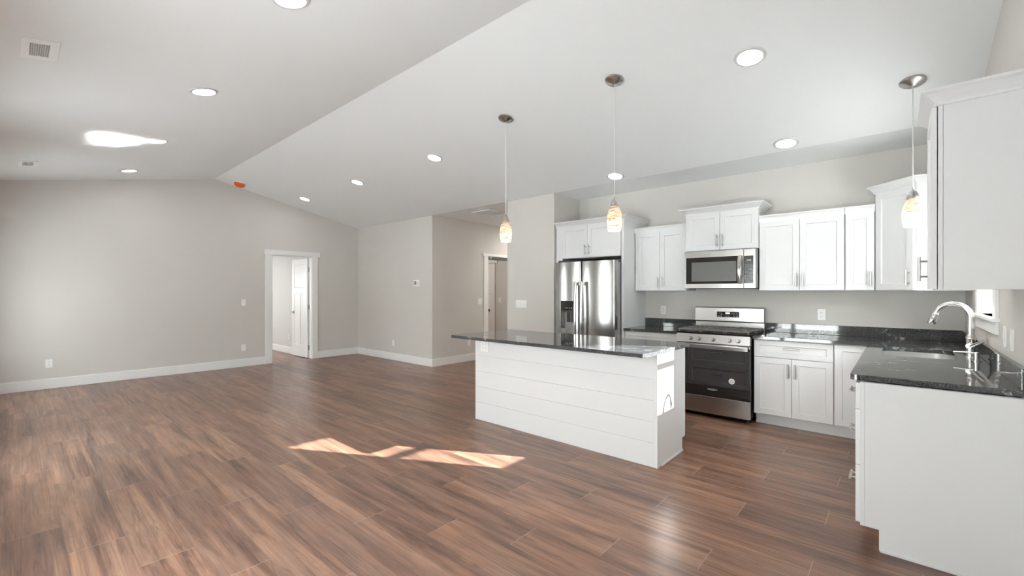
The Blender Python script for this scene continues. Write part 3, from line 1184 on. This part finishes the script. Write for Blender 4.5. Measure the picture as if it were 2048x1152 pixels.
xs = [-hw + 0.003, -hw + 0.765, 0.30, hw - 0.003]
for a, b_ in zip(xs, xs[1:]):
    for z0, z1 in ((Z0, 0.405), (0.405, 0.690), (0.690, Z1)):
        door_part(c, a + G, b_ - G, 0.0, z0 + G, z1 - G, ('h', (a + b_) / 2, (z0 + z1) / 2 + 0.02), name='drawer', T=T, rail=0.05)

c = thing('island_countertop', 'black granite island top overhanging the white shiplap front', 'countertop', (-2.4675, 3.503, CT0), 0, 'black granite countertops')
MB().slab(rrect(-1.0715, 1.0715, -0.468, 0.468, 0.012, 3), [], XY, 0, CT1 - CT0).build('slab', M['granite'], c, 0.003)


# ------------------------------------------------------------------ refrigerator
c = thing('refrigerator', 'stainless side-by-side refrigerator with a dispenser in the left door', 'refrigerator', (-3.100, YB, 0))
fw2 = 0.455
MB().box(-fw2 + 0.004, fw2 - 0.004, -0.70, -0.03, 0.03, 1.745).build('body', M['greyplastic'], c, 0.004)
MB().box(-fw2 + 0.01, fw2 - 0.01, -0.69, -0.60, 0.0, 0.0295).build('kick_grille', M['black'], c)


def fridge_door(x0, x1, hole=None, bow=0.016):
    m = MB()
    n = 18
    zs_ = [0.06, 1.765]
    def yf(x):
        s = (x - x0) / (x1 - x0) * 2 - 1
        e = min(1.0, (1 - abs(s)) / 0.05)
        return -0.772 - bow * (1 - s * s) + 0.016 * (1 - math.sqrt(max(0.0, 1 - (1 - e) ** 2)))
    xs_ = sorted(set([x0 + (x1 - x0) * i / n for i in range(n + 1)] + [x0 + 0.004, x0 + 0.012, x1 - 0.004, x1 - 0.012] + ([hole[0], hole[1]] if hole else [])))
    zz = sorted(set([0.06, 1.765] + ([hole[2], hole[3]] if hole else [])))
    V = {}
    for i, x in enumerate(xs_):
        for j, z in enumerate(zz):
            V[i, j] = m.v((x, yf(x), z))
    for i in range(len(xs_) - 1):
        for j in range(len(zz) - 1):
            if hole and hole[0] - 1e-6 <= xs_[i] and xs_[i + 1] <= hole[1] + 1e-6 and abs(zz[j] - hole[2]) < 1e-6:
                continue
            m.face([V[i, j], V[i + 1, j], V[i + 1, j + 1], V[i, j + 1]])
    yb = -0.702
    Bk = {}
    for i, x in enumerate(xs_):
        for j in (0, len(zz) - 1):
            Bk[i, j] = m.v((x, yb, zz[j]))
    J = len(zz) - 1
    for i in range(len(xs_) - 1):
        m.face([V[i, 0], V[i + 1, 0], Bk[i + 1, 0], Bk[i, 0]])
        m.face([V[i, J], V[i + 1, J], Bk[i + 1, J], Bk[i, J]])
    for i in (0, len(xs_) - 1):
        m.face([V[i, j] for j in range(J + 1)] + [Bk[i, J], Bk[i, 0]])
    if hole:
        for x in hole[:2]:
            m.face([m.v((x, yf(x), hole[2])), m.v((x, yf(x), hole[3])), m.v((x, yb, hole[3])), m.v((x, yb, hole[2]))])
        for z in hole[2:]:
            m.face([m.v((hole[0], yf(hole[0]), z)), m.v((hole[1], yf(hole[1]), z)), m.v((hole[1], yb, z)), m.v((hole[0], yb, z))])
    return m


XSPL = -0.036
dl = fridge_door(-fw2, XSPL - 0.003, (-0.350, -0.122, 0.862, 1.245)).build('door', M['steel'], c, smooth=True)
drt = fridge_door(XSPL + 0.003, fw2).build('door', M['steel'], c, smooth=True)
for d, x in ((dl, XSPL - 0.050), (drt, XSPL + 0.044)):
    m = MB()
    k = 24
    prev = None
    for i in range(k + 1):
        t = i / k
        z = 0.50 + t * 1.0
        yy = -0.785 - 0.055 - 0.016 * (1 - (2 * t - 1) ** 2)
        ring = [m.v((x + a, yy + b_, z)) for a, b_ in ((-0.019, 0.012), (-0.019, 0.0), (-0.010, -0.007), (0.010, -0.007), (0.019, 0.0), (0.019, 0.012))]
        if prev:
            for q in range(6):
                m.face([prev[q], prev[(q + 1) % 6], ring[(q + 1) % 6], ring[q]])
        else:
            m.face(ring)
        prev = ring
    m.face(prev)
    for z in (0.53, 1.47):
        m.box(x - 0.013, x + 0.013, -0.832, -0.786, z - 0.02, z + 0.02)
    m.build('handle', M['handle_steel'], d, smooth=True)
dp = MB()
dp.box(-0.3495, -0.1225, -0.779, -0.704, 1.128, 1.2445)
dpo = dp.build('dispenser', M['enamel'], dl, 0.003)
m = MB()
m.box(-0.349, -0.1225, -0.712, -0.706, 0.8625, 1.1275)
m.box(-0.349, -0.1225, -0.785, -0.713, 0.863, 0.877)
m.box(-0.349, -0.343, -0.765, -0.713, 0.878, 1.1275)
m.box(-0.129, -0.1225, -0.765, -0.713, 0.878, 1.1275)
m.build('dispenser_recess', M['greyplastic'], dl)
m = MB()
for x in (-0.262, -0.190):
    m.box(x - 0.022, x + 0.022, -0.742, -0.736, 0.96, 1.10)
m.box(-0.33, -0.14, -0.736, -0.713, 1.09, 1.127)
m.build('dispenser_paddle', M['black'], dl, 0.002)
m = MB()
for i in range(5):
    m.lathe([(0.006, 0), (0.006, 0.0012)], (-0.272 + i * 0.030, -0.7805, 1.150), 12, 'y')
m.build('dispenser_icons', M['print'], dl)

# ------------------------------------------------------------------ range
c = thing('range', 'stainless gas range with black oven glass and cast iron grates', 'range', (-1.534, YB, 0))
rw = 0.380
m = MB()
m.box(-rw + 0.002, rw - 0.002, -0.665, -0.03, 0.045, 0.905)
m.build('body', M['black'], c, 0.003)
for x in (-0.33, 0.33):
    for y in (-0.60, -0.10):
        MB().lathe([(0.018, 0), (0.018, 0.044)], (x, y, 0.0), 12).build('foot', M['black'], c)
m = MB()
m.prism([(-0.698, 0.046), (-0.6655, 0.046), (-0.6655, 0.232), (-0.698, 0.232)], YZ, -rw, rw)
m.build('storage_drawer', M['steelh'], c, 0.003)
# oven door
m = MB()
m.box(-rw, rw, -0.702, -0.6655, 0.240, 0.770)
od = m.build('oven_door', M['oven_glass'], c, 0.003)
m = MB()
m.box(-rw, rw, -0.704, -0.6655, 0.7705, 0.800)
m.build('door_top_rail', M['steelh'], od, 0.002)
m = MB()
m.prism([(-0.752, 0.752), (-0.734, 0.748), (-0.728, 0.765), (-0.728, 0.793), (-0.738, 0.800), (-0.750, 0.796)], YZ, -rw + 0.012, rw - 0.012)
for x in (-rw + 0.03, rw - 0.05):
    m.box(x, x + 0.02, -0.731, -0.7045, 0.768, 0.794)
m.build('handle', M['handle_steel'], od, 0.003)
m = MB()
m.lathe([(0.030, 0), (0.030, -0.0012)], (0.206, -0.7022, 0.425), 28, 'y')
st = m.build('sticker', M['sticker'], od)
m = MB()
for k, wd in enumerate((0.012, 0.018, 0.018, 0.011)):
    m.box(0.206 - wd, 0.206 + wd, -0.7042, -0.7036, 0.436 - k * 0.009, 0.439 - k * 0.009)
m.build('sticker_print', M['greyplastic'], st)


def text(name, body, size, mat, parent, loc, rot=(PI / 2, 0, 0), ext=0.0004):
    cu = bpy.data.curves.new(name, 'FONT')
    cu.body = body
    cu.size = size
    cu.align_x = 'CENTER'
    cu.extrude = ext
    o = bpy.data.objects.new(name, cu)
    COL.objects.link(o)
    o.parent = parent
    o.location = loc
    o.rotation_euler = rot
    dg = bpy.context.evaluated_depsgraph_get()
    me = bpy.data.meshes.new_from_object(o.evaluated_get(dg))
    bpy.data.objects.remove(o)
    bpy.data.curves.remove(cu)
    me.name = name
    me.materials.clear()
    me.materials.append(mat)
    o = bpy.data.objects.new(name, me)
    COL.objects.link(o)
    o.parent = parent
    o.location = loc
    o.rotation_euler = rot
    return o


def swoosh(m, cx, cz, y, a, b_, th):
    # open ring around the lettering
    pts = [(cx + a * math.cos(math.radians(t)), y, cz + b_ * math.sin(math.radians(t))) for t in range(20, 381, 15)]
    m.tube(pts, th, 6)
    return m


text('logo', 'Whirlpool', 0.024, M['print'], od, (0.012, -0.7026, 0.305))
swoosh(MB(), 0.012, 0.312, -0.7028, 0.030, 0.011, 0.0008).build('logo_ring', M['print'], od)
# control panel with knobs
m = MB()
m.prism([(-0.700, 0.806), (-0.640, 0.806), (-0.640, 0.905), (-0.682, 0.905)], YZ, -rw, rw)
cp_ = m.build('control_panel', M['steelh'], c, 0.003)
for x in (-0.221, -0.130, 0.017, 0.182, 0.269):
    T = Matrix.Translation((x, -0.692, 0.852)) @ Matrix.Rotation(math.radians(-10), 4, 'X')
    m = MB(T)
    m.lathe([(0.022, -0.002), (0.022, -0.008), (0.019, -0.010), (0.018, -0.036), (0.015, -0.040)], (0, 0, 0), 20, 'y')
    m.box(-0.0045, 0.0045, -0.047, -0.038, -0.016, 0.016)
    m.build('knob', M['handle_steel'], cp_, smooth=True)
# cooktop
m = MB()
m.box(-rw, rw, -0.690, -0.085, 0.9055, 0.922)
ck = m.build('cooktop', M['enamel'], c, 0.004)
for x, y, r_ in ((-0.24, -0.53, 0.05), (-0.24, -0.22, 0.04), (0.0, -0.375, 0.055), (0.24, -0.53, 0.05), (0.24, -0.22, 0.04)):
    m = MB()
    m.lathe([(r_ + 0.012, 0.922), (r_ + 0.012, 0.928), (r_, 0.930), (r_, 0.940), (r_ * 0.9, 0.943)], (x, y, 0.0005), 24)
    m.build('burner', M['iron'], c, smooth=True)
for i in range(3):
    x0 = -0.365 + i * 0.2445
    x1 = x0 + 0.241
    m = MB()
    za, zb = 0.940, 0.956
    for y in (-0.665, -0.13):
        m.box(x0, x1, y, y + 0.014, za, zb)
    for x in (x0, x1 - 0.014):
        m.box(x, x + 0.014, -0.651, -0.13, za, zb)
    for x in (x0 + 0.06, x0 + 0.115, x0 + 0.17):
        m.box(x, x + 0.011, -0.651, -0.13, za + 0.002, zb)
    for y in (-0.55, -0.40, -0.25):
        m.box(x0 + 0.014, x1 - 0.014, y, y + 0.011, za + 0.002, zb - 0.001)
    for x in (x0 + 0.001, x1 - 0.015):
        for y in (-0.664, -0.40, -0.131):
            m.box(x, x + 0.012, y, y + 0.012, 0.9225, za)
    m.build('grate', M['iron'], c, 0.002)
# backguard
m = MB()
m.prism([(-0.032, 0.9055), (-0.032, 1.186), (-0.065, 1.186), (-0.082, 1.175), (-0.088, 1.018), (-0.060, 1.008), (-0.060, 0.9055)], YZ, -rw, rw)
bg = m.build('backguard', M['steelh'], c, 0.003)
m = MB()
T = Matrix.Translation((0, -0.0855, 1.10)) @ Matrix.Rotation(math.radians(-2.2), 4, 'X')
m = MB(T)
m.box(-0.122, 0.122, -0.003, 0.004, -0.034, 0.030)
m.build('clock_panel', M['enamel'], bg, 0.001)
m = MB(T)
m.box(-0.026, 0.022, -0.004, -0.0032, 0.004, 0.022)
m.build('clock_display', M['display'], bg)
m = MB(T)
for x, z in ((-0.095, 0.012), (-0.07, 0.012), (-0.07, -0.004), (-0.1, -0.022), (-0.075, -0.022), (-0.015, -0.022), (0.012, -0.022), (0.05, 0.012), (0.072, 0.014),
             (0.072, -0.004), (0.1, -0.004), (0.1, -0.022), (0.07, -0.022), (0.1, 0.014)):
    m.box(x - 0.008, x + 0.008, -0.004, -0.0032, z - 0.0025, z + 0.0025)
stuff(m.build('button_marks', M['print'], bg))

# ------------------------------------------------------------------ microwave
c = thing('microwave', 'stainless over-the-range microwave with a black window', 'microwave', (-1.542, YB, 1.402))
mw, mh = 0.3795, 0.432
m = MB()
m.box(-mw, mw, -0.395, -0.002, 0.012, mh)
m.build('body', M['greyplastic'], c, 0.002)
m = MB()
m.box(-mw + 0.03, mw - 0.03, -0.38, -0.02, 0.0, 0.0115)
m.build('vent_grille', M['black'], c)
xd = 0.262
m = MB()
m.slab(rect(-mw, xd - 0.002, 0.006, mh), [rect(-mw + 0.022, xd - 0.012, 0.058, mh - 0.072)], XZ, -0.430, -0.396)
md = m.build('door', M['steelh'], c, 0.002)
m = MB()
m.box(-mw + 0.0222, xd - 0.0122, -0.426, -0.400, 0.0582, mh - 0.0722)
m.build('window_glass', M['mw_glass'], md)
m = MB()
m.box(-mw + 0.085, xd - 0.075, -0.4268, -0.4262, 0.085, mh - 0.125)
m.build('window_screen', M['mw_mesh'], md)
m = MB()
k = 20
prev = None
for i in range(k + 1):
    t = i / k
    z = 0.052 + t * 0.305
    yy = -0.448 - 0.026 * (1 - (2 * t - 1) ** 2)
    ring = [m.v((xd - 0.034 + a, yy + b_, z)) for a, b_ in ((-0.020, 0.010), (-0.020, 0.0), (-0.012, -0.006), (0.012, -0.006), (0.020, 0.0), (0.020, 0.010))]
    if prev:
        for q in range(6):
            m.face([prev[q], prev[(q + 1) % 6], ring[(q + 1) % 6], ring[q]])
    else:
        m.face(ring)
    prev = ring
m.face(prev)
for z in (0.072, 0.337):
    m.box(xd - 0.046, xd - 0.022, -0.445, -0.4265, z - 0.012, z + 0.012)
m.build('handle', M['handle_steel'], md, smooth=True)
m = MB()
m.tube([(-0.062, -0.4308, mh - 0.034), (-0.056, -0.4308, mh - 0.042), (-0.050, -0.4308, mh - 0.034)], 0.0022, 6)
swoosh(m, -0.056, mh - 0.036, -0.4306, 0.024, 0.008, 0.0012)
m.build('logo', M['print'], md)
m = MB()
m.box(xd + 0.002, mw, -0.430, -0.396, 0.006, mh)
cpn = m.build('control_panel', M['steelh'], c, 0.002)
m = MB()
m.box(xd + 0.004, mw - 0.022, -0.4312, -0.4302, 0.058, mh - 0.075)
m.build('keypad', M['enamel'], cpn)
m = MB()
m.box(xd + 0.030, xd + 0.076, -0.4322, -0.4314, mh - 0.135, mh - 0.112)
m.build('display', M['greyplastic'], cpn)
m = MB()
for i in range(4):
    for j in range(9):
        if (i * 7 + j * 3) % 11 == 0:
            continue
        x = xd + 0.022 + i * 0.019
        z = 0.085 + j * 0.022
        m.box(x - 0.005, x + 0.005, -0.4322, -0.4314, z - 0.003, z + 0.003)
stuff(m.build('key_marks', M['greyplastic'], cpn))


# ------------------------------------------------------------------ wall plates
def plate(name, label, cat, loc, rz, kind='outlet', gangs=1, group=None):
    # local: plate faces -y
    c = thing(name, label, cat, loc, rz, group)
    wv = 0.036 + 0.023 * (gangs - 1)
    h = 0.0585
    MB().rbox(-wv, wv, -0.006, -0.0005, -h, h, 0.005, 'y').build('cover_plate', M['plate'], c, 0.0012)
    for g_ in range(gangs):
        x = (g_ - (gangs - 1) / 2) * 0.046
        if kind == 'outlet':
            for z in (-0.020, 0.020):
                rc = MB().rbox(x - 0.0165, x + 0.0165, -0.0085, -0.0061, z - 0.014, z + 0.014, 0.006, 'y').build('receptacle', M['plate'], c)
                m = MB()
                for s in (-0.006, 0.006):
                    m.box(x + s - 0.0012, x + s + 0.0012, -0.0089, -0.0086, z - 0.002, z + 0.007)
                m.lathe([(0.0024, -0.0089), (0.0024, -0.0086)], (x, 0, z - 0.008), 8, 'y')
                m.build('slots', M['slot'], rc)
        else:
            m = MB()
            m.prism([(-0.0061, -0.033), (-0.0075, -0.033), (-0.0105, 0.0), (-0.0085, 0.033), (-0.0061, 0.033)], YZ, x - 0.0165, x + 0.0165)
            m.build('rocker', M['plate'], c)
    return c


GO, GW = 'white duplex wall outlets', 'white rocker switch plates'
# facing +X: rz = +90deg sends local -y to +x
plate('outlet', 'white outlet low on the long left wall, far left of the picture', 'outlet', (XL, 0.32, 0.355), PI / 2, group=GO)
plate('outlet', 'white outlet low on the left wall, below the light switch by the open door', 'outlet', (XL, 2.77, 0.347), PI / 2, group=GO)
plate('light_switch', 'white light switch left of the open bedroom door', 'light switch', (XL, 2.77, 1.17), PI / 2, 'switch', 1, GW)
plate('outlet', 'white outlet low on the back wall below the thermostat', 'outlet', (-7.617, YM, 0.338), 0, group=GO)
plate('light_switch', 'white double switch plate beside the hall opening', 'light switch', (XH, 6.235, 1.17), PI / 2, 'switch', 2, GW)
plate('outlet', 'white outlet low on the hall wall, just under the left corner of the island top', 'outlet', (XH, 5.938, 0.354), PI / 2, group=GO)
plate('light_switch', 'white four-gang switch plate on the wall left of the refrigerator', 'light switch', (-4.257, YM, 1.185), 0, 'switch', 4, GW)
plate('outlet', 'white outlet above the backsplash left of the range', 'outlet', (-2.351, YB, 1.126), 0, group=GO)
plate('outlet', 'white outlet above the backsplash right of the range', 'outlet', (-0.629, YB, 1.126), 0, group=GO)
plate('outlet', 'white outlet low on the bedroom wall seen through the open door', 'outlet', (-10.15, 4.03, 0.36), 0, group=GO)
plate('light_switch', 'white switch in the small room beyond the hall opening', 'light switch', (-7.10, 7.6, 1.17), 0, 'switch', 1, GW)
plate('outlet', 'white outlet under the overhang at the left end of the island front', 'outlet', (-3.29, IY0 - 0.001, 0.795), 0, 'outlet', 2, GO)
plate('light_switch', 'white switch on the sink wall, the one nearer the window', 'light switch', (XR, 3.65, 1.12), -PI / 2, 'switch', 1, GW)
plate('light_switch', 'white switch on the sink wall, the one nearer the camera', 'light switch', (XR, 3.44, 1.12), -PI / 2, 'switch', 1, GW)

c = thing('thermostat', 'white wall thermostat with a grey screen on the living room back wall', 'thermostat', (-6.83, YM, 1.53))
MB().rbox(-0.075, 0.075, -0.026, -0.0005, -0.058, 0.058, 0.008, 'y').build('housing', M['plate'], c, 0.003)
MB().box(-0.060, 0.004, -0.0275, -0.0262, -0.032, 0.036).build('screen', M['screen'], c)
m = MB()
for z in (-0.02, 0.01):
    m.box(0.028, 0.052, -0.028, -0.0262, z - 0.007, z + 0.007)
m.build('buttons', M['greyplastic'], c)

# ------------------------------------------------------------------ ceiling fixtures
AN, AS = -math.atan(SN), math.atan(SS)   # tilt about X of the two slopes
p = thing('recessed_light', 'tmp', 'recessed light', (0, 0, 0), 0, 'recessed ceiling lights')
MB().lathe([(0.080, -0.004), (0.084, -0.010), (0.100, -0.008), (0.106, -0.0015), (0.106, -0.0005), (0.080, -0.0005)], (0, 0, 0), 40, caps=False).build('trim_ring', M['ring'], p, smooth=True)
MB().lathe([(0.0795, -0.0045), (0.0795, -0.002)], (0, 0, 0), 36).build('lens', M['lens'], p)
spots = [(-0.82, 3.54, 'recessed light high in the kitchen ceiling, nearest the camera on the right'),
         (-4.45, 3.54, 'recessed light on the right ceiling slope left of the pendants, first toward the far wall'),
         (-6.35, 3.54, 'recessed light on the right ceiling slope, second left of the pendants'),
         (-8.22, 3.54, 'recessed light on the right ceiling slope nearest the far wall'),
         (-0.82, 4.88, 'recessed light above the wall cabinets right of the microwave'),
         (-2.62, 4.88, 'recessed light in front of the cabinet over the refrigerator'),
         (-2.70, 1.08, 'recessed light cut by the top edge of the picture'),
         (-4.50, 1.08, 'recessed light on the left ceiling slope, right of the near air vent'),
         (-6.39, 1.08, 'recessed light on the left ceiling slope at the tip of the bright sun glint'),
         (-8.24, 1.08, 'recessed light on the left ceiling slope nearest the far wall')]
for i, (x, y, lab) in enumerate(spots):
    a = AN if y > YR else AS
    if i == 0:
        p.location = (x, y, zc(y))
        p.rotation_euler = (a, 0, 0)
        p['label'] = lab
    else:
        dup(p, (x, y, zc(y)), lab, (a, 0, 0))

p = thing('ceiling_vent', 'white ceiling air vent with grey louvres, near the top left corner', 'air vent', (-4.08, 0.105, zc(0.105)), 0, 'ceiling air vents', rot=(AS, 0, 0))
MB().slab(rect(-0.165, 0.165, -0.085, 0.085), [rect(-0.105, 0.105, -0.045, 0.045)], XY, -0.006, -0.0005).build('frame', M['plate'], p, 0.002)
m = MB()
for i in range(9):
    y = -0.040 + i * 0.010
    m.prism([(y, -0.006), (y + 0.0015, -0.0065), (y + 0.007, -0.0012), (y + 0.0055, -0.0008)], YZ, -0.105, 0.105)
m.build('louvres', M['plate'], p)
MB().box(-0.105, 0.105, -0.0445, 0.0445, -0.0006, -0.0001).build('duct', M['greyplastic'], p)
dup(p, (-7.83, 0.105, zc(0.105)), 'white ceiling air vent closer to the far left wall', (AS, 0, 0))

c = thing('return_grille', 'large grey return air grille in the flat hall ceiling', 'return grille', (-5.40, 5.54, ZF))
MB().slab(rect(-0.215, 0.215, -0.255, 0.255), [rect(-0.185, 0.185, -0.225, 0.225)], XY, -0.010, -0.0005).build('frame', M['plate'], c, 0.002)
m = MB()
for i in range(30):
    y = -0.222 + i * 0.0148
    m.prism([(y, -0.009), (y + 0.0015, -0.0095), (y + 0.011, -0.002), (y + 0.0095, -0.0015)], YZ, -0.185, 0.185)
m.build('louvres', M['plate'], c)
MB().box(-0.1845, 0.1845, -0.2245, 0.2245, -0.0008, -0.0002).build('duct', M['greyplastic'], c)

c = thing('smoke_detector', 'ceiling smoke detector under a bright orange dust cover', 'smoke detector', (-8.70, 2.62, zc(2.62)), rot=(AN, 0, 0))
MB().lathe([(0.095, -0.0005), (0.095, -0.010), (0.088, -0.014)], (0, 0, 0), 30).build('base', M['plate'], c, smooth=True)
MB().lathe([(0.086, -0.0145), (0.084, -0.035), (0.070, -0.058), (0.045, -0.072), (0.015, -0.076)], (0, 0, 0), 30).build('cover', M['orange'], c, smooth=True)

# pendants
pend = thing('pendant_light', 'tmp', 'pendant light', (0, 0, 0), 0, 'swirled glass pendant lights')
ZP = 3.13
def make_pendant(root, drop):
    # origin at the ceiling; drop = distance to shade bottom
    T = Matrix.Rotation(AN, 4, 'X')
    MB(T).lathe([(0.076, -0.0005), (0.076, -0.010), (0.068, -0.017), (0.040, -0.022), (0.022, -0.034), (0.008, -0.040)], (0, 0, 0), 36).build('canopy', M['nickel'], root, smooth=True)
    zb = -drop
    MB().lathe([(0.0032, zb + 0.275), (0.0032, -0.034)], (0, 0, 0), 10).build('cord', M['cord'], root)
    MB().lathe([(0.006, zb + 0.282), (0.007, zb + 0.265), (0.020, zb + 0.258), (0.031, zb + 0.240), (0.035, zb + 0.222), (0.035, zb + 0.206), (0.030, zb + 0.203)], (0, 0, 0), 28).build('socket_cap', M['nickel'], root, smooth=True)
    prof = [(0.032, 0.2025), (0.041, 0.19), (0.052, 0.165), (0.060, 0.135), (0.0635, 0.105), (0.063, 0.07), (0.059, 0.035), (0.052, 0.0)]
    inner = [(r_ - 0.0025, z) for r_, z in prof][::-1]
    MB().lathe([(r_, zb + z) for r_, z in prof + inner], (0, 0, 0), 40, caps=False).build('shade', M['shade'], root, smooth=True)
    MB().lathe([(0.008, zb + 0.125), (0.016, zb + 0.11), (0.022, zb + 0.085), (0.020, zb + 0.06), (0.010, zb + 0.045)], (0, 0, 0), 20).build('bulb', M['bulb'], root, smooth=True)
    l = bpy.data.lights.new('pendant_lamp', 'POINT')
    l.energy = PEND
    l.color = (1.0, 0.91, 0.78)
    l.shadow_soft_size = 0.03
    lo = bpy.data.objects.new('lamp', l)
    COL.objects.link(lo)
    lo.parent = root
    lo.location = (0, 0, zb + 0.032)


PEND = 7.5
pend.location = (-3.0, 3.3, zc(3.3))
pend['label'] = 'swirled glass pendant over the left end of the island'
make_pendant(pend, zc(3.3) - 1.875)
dup(pend, (-1.78, 3.3, zc(3.3)), 'swirled glass pendant over the right end of the island')
c = thing('pendant_light', 'swirled glass pendant hanging over the sink', 'pendant light', (0.068, 4.34, zc(4.34)), 0, 'swirled glass pendant lights')
make_pendant(c, zc(4.34) - 1.842)
